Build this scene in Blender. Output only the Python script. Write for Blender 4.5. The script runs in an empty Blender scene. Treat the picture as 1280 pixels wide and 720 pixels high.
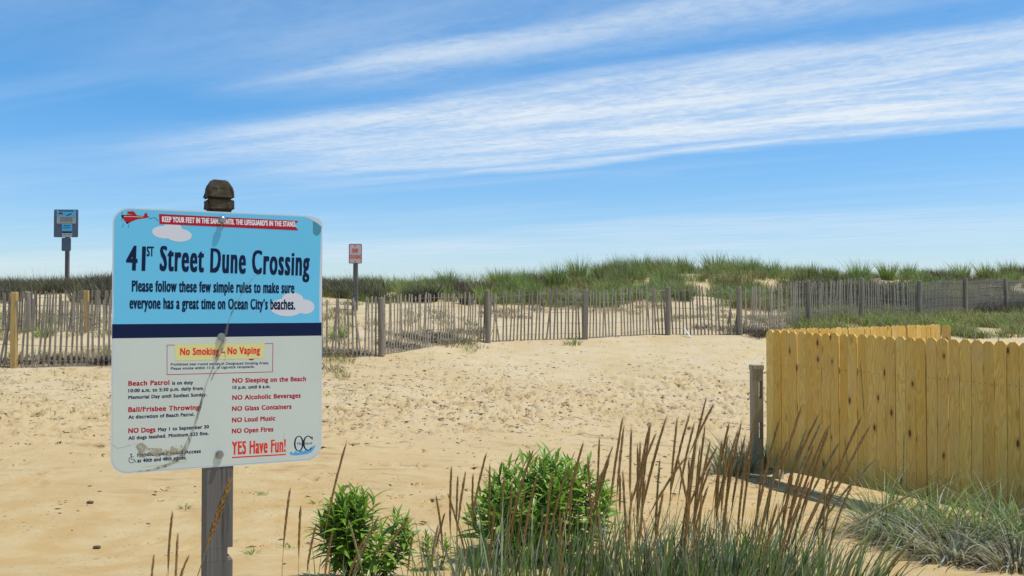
import bpy, bmesh, math, random
import numpy as np
from mathutils import Vector, Matrix
random.seed(41); rng = np.random.default_rng(41)
sc = bpy.context.scene
C = sc.collection

# ------------------------------------------------------------------ camera
EYE = 2.2
PITCH = math.radians(1.193)
cam_d = bpy.data.cameras.new('camera'); cam = bpy.data.objects.new('camera', cam_d); C.objects.link(cam)
cam.location = (0, 0, EYE); cam.rotation_euler = (math.pi/2 + PITCH, 0, 0)
cam_d.sensor_width = 36; cam_d.lens = 33.75; cam_d.clip_start = 0.05; cam_d.clip_end = 8000
sc.camera = cam

# ------------------------------------------------------------------ light and sky
SUN = Vector((0.335, -0.035, 0.93)).normalized()
EL = math.asin(SUN.z); AZ = math.atan2(SUN.x, SUN.y)
sl = bpy.data.lights.new('sun', 'SUN'); so = bpy.data.objects.new('sun', sl); C.objects.link(so)
sl.energy = 4.2; sl.angle = math.radians(0.53); sl.color = (1.0, 0.95, 0.86)
so.rotation_euler = SUN.to_track_quat('Z', 'Y').to_euler()
sc.view_settings.view_transform = 'Standard'; sc.view_settings.look = 'None'
sc.view_settings.exposure = 0.0; sc.view_settings.gamma = 1.0
sc.view_settings.use_curve_mapping = False
sc.cycles.max_bounces = 7; sc.cycles.diffuse_bounces = 3; sc.cycles.transparent_max_bounces = 8

world = bpy.data.worlds.new('World'); sc.world = world; world.use_nodes = True

class NT:
    """small node helper"""
    def __init__(s, nt): s.nt = nt; s.n = nt.nodes; s.l = nt.links
    def set(s, sock, v):
        if isinstance(v, bpy.types.NodeSocket): s.l.new(v, sock)
        elif v is not None:
            if hasattr(sock, 'default_value'):
                try: sock.default_value = v
                except Exception:
                    sock.default_value = (v[0], v[1], v[2], 1) if len(v) == 3 else v
    def node(s, t, **kw):
        n = s.n.new(t)
        for k, v in kw.items(): setattr(n, k, v)
        return n
    def math(s, op, a, b=None, c=None, clamp=False):
        n = s.node('ShaderNodeMath', operation=op, use_clamp=clamp)
        s.set(n.inputs[0], a)
        if b is not None: s.set(n.inputs[1], b)
        if c is not None: s.set(n.inputs[2], c)
        return n.outputs[0]
    def smooth(s, x, a, b, lo=0.0, hi=1.0):
        n = s.node('ShaderNodeMapRange', interpolation_type='SMOOTHSTEP')
        s.set(n.inputs[0], x); s.set(n.inputs[1], a); s.set(n.inputs[2], b); s.set(n.inputs[3], lo); s.set(n.inputs[4], hi)
        return n.outputs[0]
    def noise(s, vec, scale=5, detail=4, rough=0.5, dist=0.0):
        n = s.node('ShaderNodeTexNoise')
        s.set(n.inputs['Vector'], vec); n.inputs['Scale'].default_value = scale
        n.inputs['Detail'].default_value = detail; n.inputs['Roughness'].default_value = rough
        n.inputs['Distortion'].default_value = dist
        return n.outputs[0]
    def mix(s, f, a, b, mode='MIX'):
        n = s.node('ShaderNodeMix', data_type='RGBA', blend_type=mode)
        s.set(n.inputs[0], f)
        s.set(n.inputs[6], a if isinstance(a, bpy.types.NodeSocket) else tuple(a)+(1,) if len(a) == 3 else a)
        s.set(n.inputs[7], b if isinstance(b, bpy.types.NodeSocket) else tuple(b)+(1,) if len(b) == 3 else b)
        return n.outputs[2]
    def ramp(s, f, stops, interp='LINEAR'):
        n = s.node('ShaderNodeValToRGB'); cr = n.color_ramp; cr.interpolation = interp
        while len(cr.elements) < len(stops): cr.elements.new(0.5)
        for e, (p, c) in zip(cr.elements, stops):
            e.position = p; e.color = (c, c, c, 1) if isinstance(c, (int, float)) else tuple(c)+(1,)
        s.set(n.inputs[0], f)
        return n.outputs[0]
    def comb(s, x, y, z):
        n = s.node('ShaderNodeCombineXYZ'); s.set(n.inputs[0], x); s.set(n.inputs[1], y); s.set(n.inputs[2], z); return n.outputs[0]
    def mapv(s, vec, scale=(1, 1, 1), loc=(0, 0, 0)):
        n = s.node('ShaderNodeMapping'); s.set(n.inputs['Vector'], vec)
        n.inputs['Scale'].default_value = scale; n.inputs['Location'].default_value = loc
        return n.outputs[0]

W = NT(world.node_tree); W.n.clear()
sky = W.node('ShaderNodeTexSky'); sky.sky_type = 'NISHITA'; sky.sun_disc = False
sky.sun_elevation = EL; sky.sun_rotation = AZ; sky.altitude = 0; sky.air_density = 1.0; sky.dust_density = 0.35; sky.ozone_density = 2.2
hsv = W.node('ShaderNodeHueSaturation'); hsv.inputs['Saturation'].default_value = 1.17; hsv.inputs['Value'].default_value = 1.0

tc = W.node('ShaderNodeTexCoord'); sp = W.node('ShaderNodeSeparateXYZ'); W.l.new(tc.outputs['Generated'], sp.inputs[0])
X, Y, Z = sp.outputs
tint = W.mix(W.smooth(Z, 0.0, 0.30), (0.88, 0.99, 1.20), (0.80, 1.08, 1.25))
W.l.new(W.mix(1.0, sky.outputs[0], tint, 'MULTIPLY'), hsv.inputs['Color'])
Zc = W.math('MAXIMUM', Z, 0.018)
# high cirrus sheet: streaks run along one direction of the flat cloud layer
wq = W.math('DIVIDE', W.math('ADD', W.math('MULTIPLY', X, 0.536), W.math('MULTIPLY', Y, 0.844)), Zc)
sq = W.math('DIVIDE', W.math('ADD', W.math('MULTIPLY', X, -0.844), W.math('MULTIPLY', Y, 0.536)), Zc)
n1 = W.noise(W.comb(W.math('MULTIPLY', wq, 0.9), W.math('MULTIPLY', sq, 0.35), 0.0), 1.0, 3, 0.55)
n1 = W.math('SUBTRACT', n1, 0.5)
w2 = W.math('ADD', wq, W.math('MULTIPLY', n1, W.math('MULTIPLY', wq, 0.22)))
prof = W.ramp(W.math('DIVIDE', w2, 20.0), [(0.0, .10), (.12, .14), (.140, .20), (.150, .74), (.164, .30), (.174, .12), (.180, .22), (.192, .80), (.206, 1.0), (.232, 1.0), (.25, 1.0), (.268, .9), (.281, .42), (.292, .85), (.304, .05), (.36, .02), (.48, .04), (.54, .40), (.66, .46), (.82, .26), (1.0, .26)][:20])
streak = W.noise(W.comb(W.math('MULTIPLY', wq, 3.6), W.math('MULTIPLY', sq, 0.8), 3.0), 1.0, 6, 0.6, 0.4)
rip = W.noise(W.comb(W.math('MULTIPLY', wq, 9.0), W.math('MULTIPLY', sq, 7.0), 7.0), 1.6, 5, 0.62, 0.6)
tex = W.math('ADD', W.math('MULTIPLY', streak, 0.70), W.math('MULTIPLY', rip, 0.30))
tex = W.smooth(tex, 0.34, 0.64)
fade = W.smooth(W.math('ADD', sq, W.math('MULTIPLY', n1, 2.2)), 3.6, 6.3, 1.0, 0.06)
fade2 = W.smooth(wq, 6.2, 8.0)
fade = W.math('MAXIMUM', fade, fade2)
fw = W.smooth(sq, 2.2, 3.9, 1.0, 0.0)
fwm = W.smooth(wq, 3.35, 3.6)
fade = W.math('MULTIPLY', fade, W.math('MAXIMUM', fw, fwm))
big = W.smooth(W.noise(W.comb(W.math('MULTIPLY', wq, 0.35), W.math('MULTIPLY', sq, 0.2), 11.0), 1.0, 2, 0.5), 0.25, 0.7, 0.6, 1.1)
cl = W.math('MULTIPLY', W.math('MULTIPLY', prof, fade), W.math('MULTIPLY', big, W.math('ADD', W.math('MULTIPLY', tex, 0.58), 0.42)))
veil = W.smooth(W.noise(W.comb(W.math('MULTIPLY', wq, 0.7), W.math('MULTIPLY', sq, 0.16), 21.0), 1.6, 5, 0.6, 0.5), 0.42, 0.75, 0.0, 0.13)
cl = W.math('ADD', cl, veil)
cl = W.math('MULTIPLY', cl, W.smooth(Z, 0.0, 0.05, 0.35, 1.0), clamp=True)
skycol = W.mix(cl, hsv.outputs[0], (6.3, 7.0, 7.7))
bg = W.node('ShaderNodeBackground'); W.l.new(skycol, bg.inputs[0]); bg.inputs[1].default_value = 0.122
wo = W.node('ShaderNodeOutputWorld'); W.l.new(bg.outputs[0], wo.inputs[0])

# ------------------------------------------------------------------ projection helpers (metres)
def ray(px, py):
    a = (px-640)/1200.; b = (360-py)/1200.
    return Vector((a, math.cos(PITCH)-b*math.sin(PITCH), math.sin(PITCH)+b*math.cos(PITCH)))
def at(px, py, y):
    d = ray(px, py); return Vector((0, 0, EYE)) + d*(y/d.y)
def gp(px, y):
    x = (px-640)/1200.*y
    return Vector((x, y, float(H(x, y))))

# ------------------------------------------------------------------ terrain height
AZC = [-500, 0, 130, 300, 480, 610, 730, 835, 925, 1010, 1150, 1280, 1800]
PR = {
 -500: [(5, .7), (8, .05), (12, .35), (17.2, 1.2), (21, 1.7), (25, 2.2), (29, 2.5), (33, 2.5), (45, 1.2), (60, .9)],
 0:   [(5, .7), (8, 0), (12, .35), (17.2, 1.18), (21, 1.7), (25, 2.25), (29, 2.62), (33, 2.6), (45, 1.2), (60, .9)],
 130: [(5, .7), (8, 0), (12, .32), (17.3, 1.12), (21, 1.7), (25, 2.3), (29, 2.72), (33, 2.7), (45, 1.2), (60, .9)],
 300: [(5, .7), (8, 0), (12, .28), (18.8, 1.15), (22, 1.7), (25, 2.15), (29, 2.62), (33, 2.8), (45, 1.2), (60, .9)],
 480: [(5, .7), (8, 0), (12.5, .25), (17, .75), (20.3, 1.18), (23, 1.75), (25, 2.1), (29, 2.5), (33, 2.88), (38, 2.8), (50, 1.2), (62, .9)],
 610: [(5, .7), (8, 0), (13, .22), (18, .75), (23.2, 1.31), (26, 1.75), (29, 2.3), (34, 2.95), (39, 2.9), (50, 1.3), (62, .9)],
 730: [(5, .7), (8, 0), (13, .08), (18, .6), (23.6, 1.47), (28, 1.85), (31, 2.3), (36, 3.2), (40, 3.1), (52, 1.3), (62, .9)],
 835: [(5, .7), (8, 0), (13, 0), (18, .5), (24.6, 1.51), (28, 1.85), (31, 2.35), (38, 3.55), (42, 3.4), (54, 1.4), (64, .9)],
 925: [(5, .7), (8, 0), (11, -.1), (13.5, -.1), (18, .45), (24, 1.55), (29, 1.95), (33, 2.5), (39, 3.6), (43, 3.4), (54, 1.4), (64, .9)],
 1010: [(5, .7), (8, 0), (10, -.13), (13.5, -.13), (19, .6), (26.8, 1.75), (32, 2.3), (38, 3.1), (42, 3.4), (48, 2.9), (56, 1.4), (66, .9)],
 1150: [(5, .65), (8, -.02), (10, -.13), (13.5, -.1), (20, .8), (26, 1.42), (31, 1.80), (36, 2.45), (42, 3.6), (48, 3.2), (58, 1.4), (68, .9)],
 1280: [(5, .65), (8, -.02), (10, -.12), (13.5, -.05), (20, .9), (27, 1.5), (33.5, 1.88), (35.5, 1.98), (40, 2.9), (45, 3.8), (51, 3.3), (60, 1.4), (70, .9)],
 1800: [(5, .65), (8, 0), (13, 0), (20, .9), (27, 1.6), (37.5, 2.05), (42, 3.0), (47, 3.4), (53, 3.0), (62, 1.4), (72, .9)]}
dG = np.linspace(0, 80, 401)
TAB = np.array([np.interp(dG, [p[0] for p in PR[a]], [p[1] for p in PR[a]]) for a in AZC])
aG = np.linspace(-500, 1800, 116)
TAB = np.array([np.interp(aG, AZC, TAB[:, j]) for j in range(len(dG))]).T
def blur(T, k, axis):
    ker = np.exp(-0.5*(np.arange(-3*k, 3*k+1)/k)**2); ker /= ker.sum()
    pad = [(0, 0), (0, 0)]; pad[axis] = (3*k, 3*k)
    P = np.pad(T, pad, mode='edge')
    return np.apply_along_axis(lambda v: np.convolve(v, ker, 'valid'), axis, P)
TAB = blur(blur(TAB, 3, 1), 2, 0)
LAT = rng.random((64, 64))
def vnoise(x, y, s):
    x = np.asarray(x)/s; y = np.asarray(y)/s
    xi = np.floor(x).astype(int); yi = np.floor(y).astype(int); fx = x-xi; fy = y-yi
    fx = fx*fx*(3-2*fx); fy = fy*fy*(3-2*fy)
    g = lambda a, b: LAT[a % 64, b % 64]
    return (g(xi, yi)*(1-fx)+g(xi+1, yi)*fx)*(1-fy)+(g(xi, yi+1)*(1-fx)+g(xi+1, yi+1)*fx)*fy - .5
def H(x, y):
    x = np.asarray(x, float); y = np.asarray(y, float)
    yy = np.maximum(y, 5.0)
    a = np.clip(640+1200*x/yy, -500, 1799); d = np.clip(yy, 0, 79.9)
    ai = (a+500)/20.0; di = d/0.2
    i = np.floor(ai).astype(int); j = np.floor(di).astype(int); fa = ai-i; fd = di-j
    z = (TAB[i, j]*(1-fa)+TAB[i+1, j]*fa)*(1-fd)+(TAB[i, j+1]*(1-fa)+TAB[i+1, j+1]*fa)*fd
    fd_ = np.interp(a, [-500, 0, 400, 610, 925, 1011, 1078, 1150, 1258, 1330], [21, 21, 23, 24, 25.5, 27.5, 30, 31.8, 35.8, 38])
    far = np.clip((y-fd_)/6, 0, 1)*np.clip((70-y)/20, 0, 1)
    z = z + far*(vnoise(x+31, y+7, 4.0)*0.34+vnoise(x, y, 1.7)*0.14)
    z = z + np.clip((y-6)/3, 0, 1)*np.clip((60-y)/30, 0, 1)*(vnoise(x+5, y+3, 1.3)*0.05+vnoise(x+9, y+2, .5)*0.022)
    return z

# ------------------------------------------------------------------ mesh helpers
def tag(o, label=None, cat=None, group=None, kind=None):
    if label: o['label'] = label
    if cat: o['category'] = cat
    if group: o['group'] = group
    if kind: o['kind'] = kind
    return o
def empty(name, loc, rz=0, label=None, cat=None, group=None):
    o = bpy.data.objects.new(name, None); o.empty_display_size = .1; C.objects.link(o)
    o.location = loc; o.rotation_euler = (0, 0, rz)
    return tag(o, label, cat, group)
def link(name, me, parent=None, loc=None, rot=None):
    o = bpy.data.objects.new(name, me); C.objects.link(o)
    if parent is not None: o.parent = parent
    if loc is not None: o.location = loc
    if rot is not None: o.rotation_euler = rot
    return o
def fast(name, verts, quads=None, tris=None, cols=None, mat=None, smooth=False):
    verts = np.ascontiguousarray(verts, dtype=np.float32).reshape(-1, 3)
    q = np.zeros((0, 4), int) if quads is None else np.asarray(quads).reshape(-1, 4)
    t = np.zeros((0, 3), int) if tris is None else np.asarray(tris).reshape(-1, 3)
    me = bpy.data.meshes.new(name)
    me.vertices.add(len(verts)); me.vertices.foreach_set('co', verts.ravel())
    me.loops.add(q.size+t.size); me.loops.foreach_set('vertex_index', np.concatenate([q.ravel(), t.ravel()]).astype(np.int32))
    me.polygons.add(len(q)+len(t))
    st = np.concatenate([np.arange(len(q))*4, q.size+np.arange(len(t))*3]).astype(np.int32)
    me.polygons.foreach_set('loop_start', st)
    if cols is not None:
        at_ = me.color_attributes.new('tint', 'FLOAT_COLOR', 'POINT')
        c = np.ones((len(verts), 4), np.float32); c[:, :3] = cols
        at_.data.foreach_set('color', c.ravel())
    me.update(calc_edges=True)
    me.polygons.foreach_set('use_smooth', np.full(len(q)+len(t), smooth))
    if mat: me.materials.append(mat)
    return me
class MB:
    def __init__(s): s.v = []; s.f = []
    def add(s, vs, fs):
        b = len(s.v); s.v += [tuple(v) for v in vs]; s.f += [tuple(i+b for i in f) for f in fs]
    def box(s, x0, x1, y0, y1, z0, z1, M=None):
        vs = [(x, y, z) for z in (z0, z1) for x, y in ((x0, y0), (x1, y0), (x1, y1), (x0, y1))]
        if M: vs = [M @ Vector(v) for v in vs]
        s.add(vs, [(3, 2, 1, 0), (4, 5, 6, 7), (0, 1, 5, 4), (1, 2, 6, 5), (2, 3, 7, 6), (3, 0, 4, 7)])
    def prism(s, pts, h0, h1, fn):
        """pts 2d outline, fn(a,b,h)->xyz"""
        n = len(pts)
        vs = [fn(a, b, h0) for a, b in pts]+[fn(a, b, h1) for a, b in pts]
        s.add(vs, [tuple(range(n)), tuple(range(2*n-1, n-1, -1))]+[(i, i+n, (i+1) % n+n, (i+1) % n) for i in range(n)])
    def rings(s, rs, cap=True):
        n = len(rs[0]); b = len(s.v)
        for r in rs: s.v += [tuple(p) for p in r]
        for k in range(len(rs)-1):
            for i in range(n):
                s.f.append((b+k*n+i, b+k*n+(i+1) % n, b+(k+1)*n+(i+1) % n, b+(k+1)*n+i))
        if cap:
            s.f.append(tuple(b+i for i in range(n-1, -1, -1))); s.f.append(tuple(b+(len(rs)-1)*n+i for i in range(n)))
    def tube(s, pts, r, n=6, taper=None):
        rs = []
        for k, p in enumerate(pts):
            p = Vector(p); d = Vector(pts[min(k+1, len(pts)-1)])-Vector(pts[max(k-1, 0)]); d.normalize()
            a = d.orthogonal().normalized() if k == 0 or True else a
            a = (Vector((1, 0.13, 0)) - d*d.dot(Vector((1, 0.13, 0)))).normalized() if abs(d.x) < .95 else (Vector((0, 1, 0)) - d*d.y).normalized()
            b_ = d.cross(a); rr = r if taper is None else r*taper[k]
            rs.append([p+a*math.cos(2*math.pi*i/n)*rr+b_*math.sin(2*math.pi*i/n)*rr for i in range(n)])
        s.rings(rs)
    def mesh(s, name, mat, smooth=False, bevel=0):
        me = bpy.data.meshes.new(name); me.from_pydata(s.v, [], s.f); me.update()
        if bevel:
            bm = bmesh.new(); bm.from_mesh(me)
            bmesh.ops.recalc_face_normals(bm, faces=bm.faces)
            bmesh.ops.bevel(bm, geom=[e for e in bm.edges if e.calc_face_angle(0) > .6], offset=bevel, segments=2, affect='EDGES', profile=.5)
            bm.to_mesh(me); bm.free()
        else:
            bm = bmesh.new(); bm.from_mesh(me); bmesh.ops.recalc_face_normals(bm, faces=bm.faces); bm.to_mesh(me); bm.free()
        if smooth: me.polygons.foreach_set('use_smooth', [True]*len(me.polygons))
        me.materials.append(mat); return me
    def obj(s, name, mat, parent=None, **kw): return link(name, s.mesh(name, mat, **kw), parent)

# ------------------------------------------------------------------ materials
def mat(name, build):
    m = bpy.data.materials.new(name); m.use_nodes = True
    N = NT(m.node_tree); b = m.node_tree.nodes['Principled BSDF']
    build(N, b); return m
def plain(name, col, rough=.6, metal=0, var=.12, scale=30):
    def f(N, b):
        tc = N.node('ShaderNodeTexCoord')
        nz = N.noise(tc.outputs['Object'], scale, 4, .6)
        c = N.mix(N.smooth(nz, .3, .7), [v*(1-var) for v in col], [min(1, v*(1+var)) for v in col])
        N.set(b.inputs['Base Color'], c); b.inputs['Roughness'].default_value = rough; b.inputs['Metallic'].default_value = metal
    return mat(name, f)
def bump(N, b, h, strength=.3, dist=.01):
    n = N.node('ShaderNodeBump'); n.inputs['Strength'].default_value = strength; n.inputs['Distance'].default_value = dist
    N.set(n.inputs['Height'], h); N.l.new(n.outputs[0], b.inputs['Normal'])
def sand_f(N, b):
    tc = N.node('ShaderNodeTexCoord'); P = tc.outputs['Object']
    s = N.node('ShaderNodeSeparateXYZ'); N.l.new(P, s.inputs[0])
    big = N.noise(P, .35, 4, .55); mid = N.noise(P, 2.3, 5, .6); fine = N.noise(P, 55, 3, .7); gr = N.noise(P, 14, 5, .7)
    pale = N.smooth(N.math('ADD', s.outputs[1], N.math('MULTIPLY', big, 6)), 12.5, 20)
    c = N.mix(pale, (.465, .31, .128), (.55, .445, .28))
    c = N.mix(N.smooth(mid, .35, .68), c, (.52, .40, .21))
    c = N.mix(N.smooth(gr, .60, .74, 0, .3), c, (.33, .22, .11))
    c = N.mix(N.smooth(gr, .25, .42, .25, 0), c, (.60, .49, .32))
    c = N.mix(N.smooth(big, .42, .66, 0, .35), c, (.44, .31, .14))
    rut_shade = N.noise(N.mapv(P, (1.1, 5.2, 1)), 1.0, 5, .68, .6)
    zone = N.math('MULTIPLY', N.smooth(s.outputs[1], 8.5, 11.5), N.smooth(s.outputs[1], 17, 22, 1, 0))
    c = N.mix(N.math('MULTIPLY', N.smooth(rut_shade, .52, .70), N.math('MULTIPLY', zone, .75)), c, (.33, .215, .10))  # footprint shadows painted into the sand colour as dark horizontal smears
    c = N.mix(N.math('MULTIPLY', N.smooth(fine, .62, .72), .38), c, (.20, .13, .07))
    sp_ = N.noise(P, 23, 2, .5)
    band = N.smooth(N.noise(P, .9, 3, .5), .42, .6)
    c = N.mix(N.math('MULTIPLY', N.smooth(sp_, .665, .69), N.math('MULTIPLY', band, .7)), c, (.12, .085, .05))
    N.set(b.inputs['Base Color'], c); b.inputs['Roughness'].default_value = .95; b.inputs['Specular IOR Level'].default_value = .15
    h = N.math('ADD', N.math('MULTIPLY', mid, 1.2), N.math('ADD', N.math('MULTIPLY', gr, .9), N.math('MULTIPLY', fine, .35)))
    bump(N, b, h, .42, .03)
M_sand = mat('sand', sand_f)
def leaf_f(N, b, trans=.45, rough=.5):
    a = N.node('ShaderNodeAttribute'); a.attribute_name = 'tint'
    tc = N.node('ShaderNodeTexCoord'); nz = N.noise(tc.outputs['Object'], 9, 3, .6)
    c = N.mix(N.smooth(nz, .3, .7, 0, .35), a.outputs['Color'], (.0, .0, .0))
    N.set(b.inputs['Base Color'], c); b.inputs['Roughness'].default_value = rough; b.inputs['Specular IOR Level'].default_value = .35
    out = [n for n in N.n if n.type == 'OUTPUT_MATERIAL'][0]
    tr = N.node('ShaderNodeBsdfTranslucent'); N.l.new(c, tr.inputs[0])
    mx = N.node('ShaderNodeMixShader'); mx.inputs[0].default_value = trans
    N.l.new(b.outputs[0], mx.inputs[1]); N.l.new(tr.outputs[0], mx.inputs[2]); N.l.new(mx.outputs[0], out.inputs[0])
M_blade = mat('grass_blade', leaf_f)
def bleaf(N, b):
    oi = N.node('ShaderNodeObjectInfo'); tc = N.node('ShaderNodeTexCoord')
    nz = N.noise(tc.outputs['Object'], 12, 3, .6)
    c = N.mix(oi.outputs['Random'], (.15, .29, .025), (.25, .41, .045))
    c = N.mix(N.smooth(nz, .35, .75, 0, .4), c, (.25, .36, .06))
    N.set(b.inputs['Base Color'], c); b.inputs['Roughness'].default_value = .38
    out = [n for n in N.n if n.type == 'OUTPUT_MATERIAL'][0]
    tr = N.node('ShaderNodeBsdfTranslucent'); N.l.new(c, tr.inputs[0])
    mx = N.node('ShaderNodeMixShader'); mx.inputs[0].default_value = .3
    N.l.new(b.outputs[0], mx.inputs[1]); N.l.new(tr.outputs[0], mx.inputs[2]); N.l.new(mx.outputs[0], out.inputs[0])
M_leaf = mat('goldenrod_leaf', bleaf)
M_stem = plain('green_stem', (.13, .15, .05), .6)
M_head = plain('seed_head', (.38, .225, .075), .8, 0, .4, 160)
M_straw = plain('straw_stalk', (.30, .25, .10), .6, 0, .3, 40)
def wood(name, cols, zs=2.2, dark=(.05, .04, .03), mossy=False, rough=.85, bs=.5, sc_=70):
    def f(N, b):
        tc = N.node('ShaderNodeTexCoord'); oi = N.node('ShaderNodeObjectInfo')
        off = N.math('MULTIPLY', oi.outputs['Random'], 37.0)
        va = N.node('ShaderNodeVectorMath', operation='ADD'); N.l.new(tc.outputs['Object'], va.inputs[0]); N.l.new(N.comb(off, off, off), va.inputs[1])
        g = N.noise(N.mapv(va.outputs[0], (1, 1, .03)), sc_, 5, .65, .2)
        g2 = N.noise(N.mapv(va.outputs[0], (1, 1, .12)), sc_*.3, 4, .6, .3)
        big = N.noise(va.outputs[0], zs, 3, .5)
        c = N.mix(N.smooth(g2, .3, .7), cols[0], cols[1])
        c = N.mix(N.smooth(big, .35, .7), c, cols[2])
        c = N.mix(N.smooth(g, .53, .70, 0, .85), c, dark)
        c = N.mix(N.math('MULTIPLY', oi.outputs['Random'], .35), c, [v*.6 for v in cols[0]])
        if mossy: c = N.mix(N.smooth(N.noise(va.outputs[0], 28, 5, .7), .55, .72, 0, .6), c, (.20, .19, .06))
        N.set(b.inputs['Base Color'], c); b.inputs['Roughness'].default_value = rough; b.inputs['Specular IOR Level'].default_value = .25
        bump(N, b, g, bs, .004)
    return mat(name, f)
M_grey = wood('weathered_post', [(.115, .105, .090), (.26, .24, .21), (.17, .155, .135)], bs=1.0, dark=(.03, .027, .024))
M_fpost = wood('fence_post_grey', [(.27, .225, .165), (.38, .32, .235), (.31, .265, .195)], bs=.8, dark=(.07, .06, .05))
M_cap = wood('mossy_post_top', [(.028, .022, .014), (.095, .072, .042), (.04, .032, .019)], mossy=True, bs=.9, dark=(.02, .015, .01))
M_slat = wood('weathered_slat', [(.29, .25, .19), (.44, .38, .29), (.35, .30, .235)], bs=.4, dark=(.12, .10, .08))
M_newpost = wood('new_pine_post', [(.50, .32, .11), (.62, .42, .16), (.54, .37, .14)], dark=(.25, .14, .05))
M_gpost = wood('grey_green_post', [(.36, .32, .21), (.52, .46, .31), (.43, .39, .27)], bs=.8)
def pine_f(N, b):
    tc = N.node('ShaderNodeTexCoord'); oi = N.node('ShaderNodeObjectInfo'); R = oi.outputs['Random']
    off = N.math('MULTIPLY', R, 53.0)
    va = N.node('ShaderNodeVectorMath', operation='ADD'); N.l.new(tc.outputs['Object'], va.inputs[0]); N.l.new(N.comb(off, 0.0, off), va.inputs[1])
    P = va.outputs[0]
    # growth rings cut lengthwise give cathedral figure
    warp = N.noise(N.mapv(P, (5, 5, .9)), 1.6, 2, .5)
    s = N.node('ShaderNodeSeparateXYZ'); N.l.new(tc.outputs['Object'], s.inputs[0])
    rr = N.math('ADD', N.math('MULTIPLY', s.outputs[0], 26.0), N.math('MULTIPLY', warp, 9.0))
    rings = N.math('FRACT', rr)
    rings = N.smooth(rings, .15, .95)
    fib = N.noise(N.mapv(P, (1, 1, .02)), 150, 4, .7)
    c = N.mix(R, (.80, .485, .085), (.94, .665, .18))
    R2 = N.math('FRACT', N.math('MULTIPLY', R, 7.31))
    c = N.mix(N.math('MULTIPLY', R2, .40), c, (.64, .38, .10))
    c = N.mix(N.math('MULTIPLY', rings, .42), c, (.50, .235, .035))
    c = N.mix(N.smooth(fib, .45, .75, 0, .35), c, (.40, .22, .07))
    c = N.mix(N.smooth(N.noise(P, 2.5, 2, .5), .5, .75, 0, .4), c, (.70, .50, .22))
    vo = N.node('ShaderNodeTexVoronoi'); N.set(vo.inputs['Vector'], N.mapv(P, (8.5, 8.5, 3.6))); vo.inputs['Scale'].default_value = 1.0
    sepc = N.node('ShaderNodeSeparateColor'); N.l.new(vo.outputs['Color'], sepc.inputs[0])
    has = N.math('GREATER_THAN', sepc.outputs[0], .40)
    size = N.math('ADD', N.math('MULTIPLY', sepc.outputs[1], .10), .05)
    kn = N.math('MULTIPLY', N.math('LESS_THAN', vo.outputs['Distance'], size), has)
    halo = N.math('MULTIPLY', N.smooth(vo.outputs['Distance'], size, N.math('MULTIPLY', size, 2.6), .55, 0), has)
    c = N.mix(halo, c, (.38, .18, .045)); c = N.mix(N.math('MULTIPLY', kn, .9), c, (.10, .038, .012))
    # damp dirt splashed on the foot of the boards
    c = N.mix(N.smooth(N.math('ADD', s.outputs[2], N.math('MULTIPLY', fib, .25)), .12, .55, .5, 0), c, (.24, .15, .05))
    N.set(b.inputs['Base Color'], c); b.inputs['Roughness'].default_value = .65; b.inputs['Specular IOR Level'].default_value = .3
    bump(N, b, N.math('ADD', fib, rings), .25, .003)
M_pine = mat('fresh_pine', pine_f)
M_steel = plain('galvanised_steel', (.34, .35, .37), .32, .8)
M_nail = plain('nail_rust', (.10, .055, .03), .7)
M_wire = plain('fence_wire', (.22, .19, .17), .6, .4)
def paintf(col, rough=.4, dirt=.25):
    def f(N, b):
        tc = N.node('ShaderNodeTexCoord'); P = tc.outputs['Object']
        n1 = N.noise(P, 6, 4, .6); n2 = N.noise(P, 70, 4, .7); n3 = N.noise(P, 190, 2, .6)
        c = N.mix(N.smooth(n1, .35, .75, 0, dirt), col, [v*.72+.03 for v in col])
        c = N.mix(N.smooth(n2, .68, .76, 0, .35), c, [v*.45+.05 for v in col])
        c = N.mix(N.smooth(n3, .76, .80, 0, .6), c, (.12, .10, .08))
        N.set(b.inputs['Base Color'], c); b.inputs['Roughness'].default_value = rough+.15; b.inputs['Specular IOR Level'].default_value = .18
    return f
M_blue = mat('sign_sky_blue', paintf((.16, .60, .86), .38, .12))
M_cream = mat('sign_pale_grey', paintf((.66, .71, .62), .38, .2))
M_navy = mat('sign_navy', paintf((.004, .014, .060), .4, .05))
M_red = mat('sign_red', paintf((.46, .014, .034), .4, .05))
M_brred = mat('sign_bright_red', paintf((.78, .055, .030), .4, .05))
M_cloud = mat('sign_cloud_grey', paintf((.72, .74, .78), .4, .05))
M_white = mat('sign_white', paintf((.86, .86, .86), .4, .05))
M_edge = mat('sign_bare_edge', paintf((.62, .70, .76), .4, .3))
M_peel = mat('sign_peeled_blue', paintf((.08, .30, .40), .55, .2))
M_yell = mat('sticker_yellow', paintf((.80, .74, .30), .35, .1))
M_wave = mat('wave_blue', paintf((.10, .42, .75), .4, .05))
M_backm = mat('sign_back_grey', paintf((.17, .20, .23), .5, .3))
M_black = mat('sign_black', paintf((.03, .03, .035), .5, .05))
def film_f(N, b):
    tc = N.node('ShaderNodeTexCoord'); P = tc.outputs['Object']
    n = N.noise(N.mapv(P, (1, 1, .25)), 60, 5, .7)
    c = N.mix(N.smooth(n, .35, .65), (.10, .095, .085), (.50, .47, .38))
    N.set(b.inputs['Base Color'], c); b.inputs['Roughness'].default_value = .3
    N.set(b.inputs['Alpha'], N.smooth(n, .28, .62, .80, .22))
M_film = mat('grimy_film', film_f)
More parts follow.
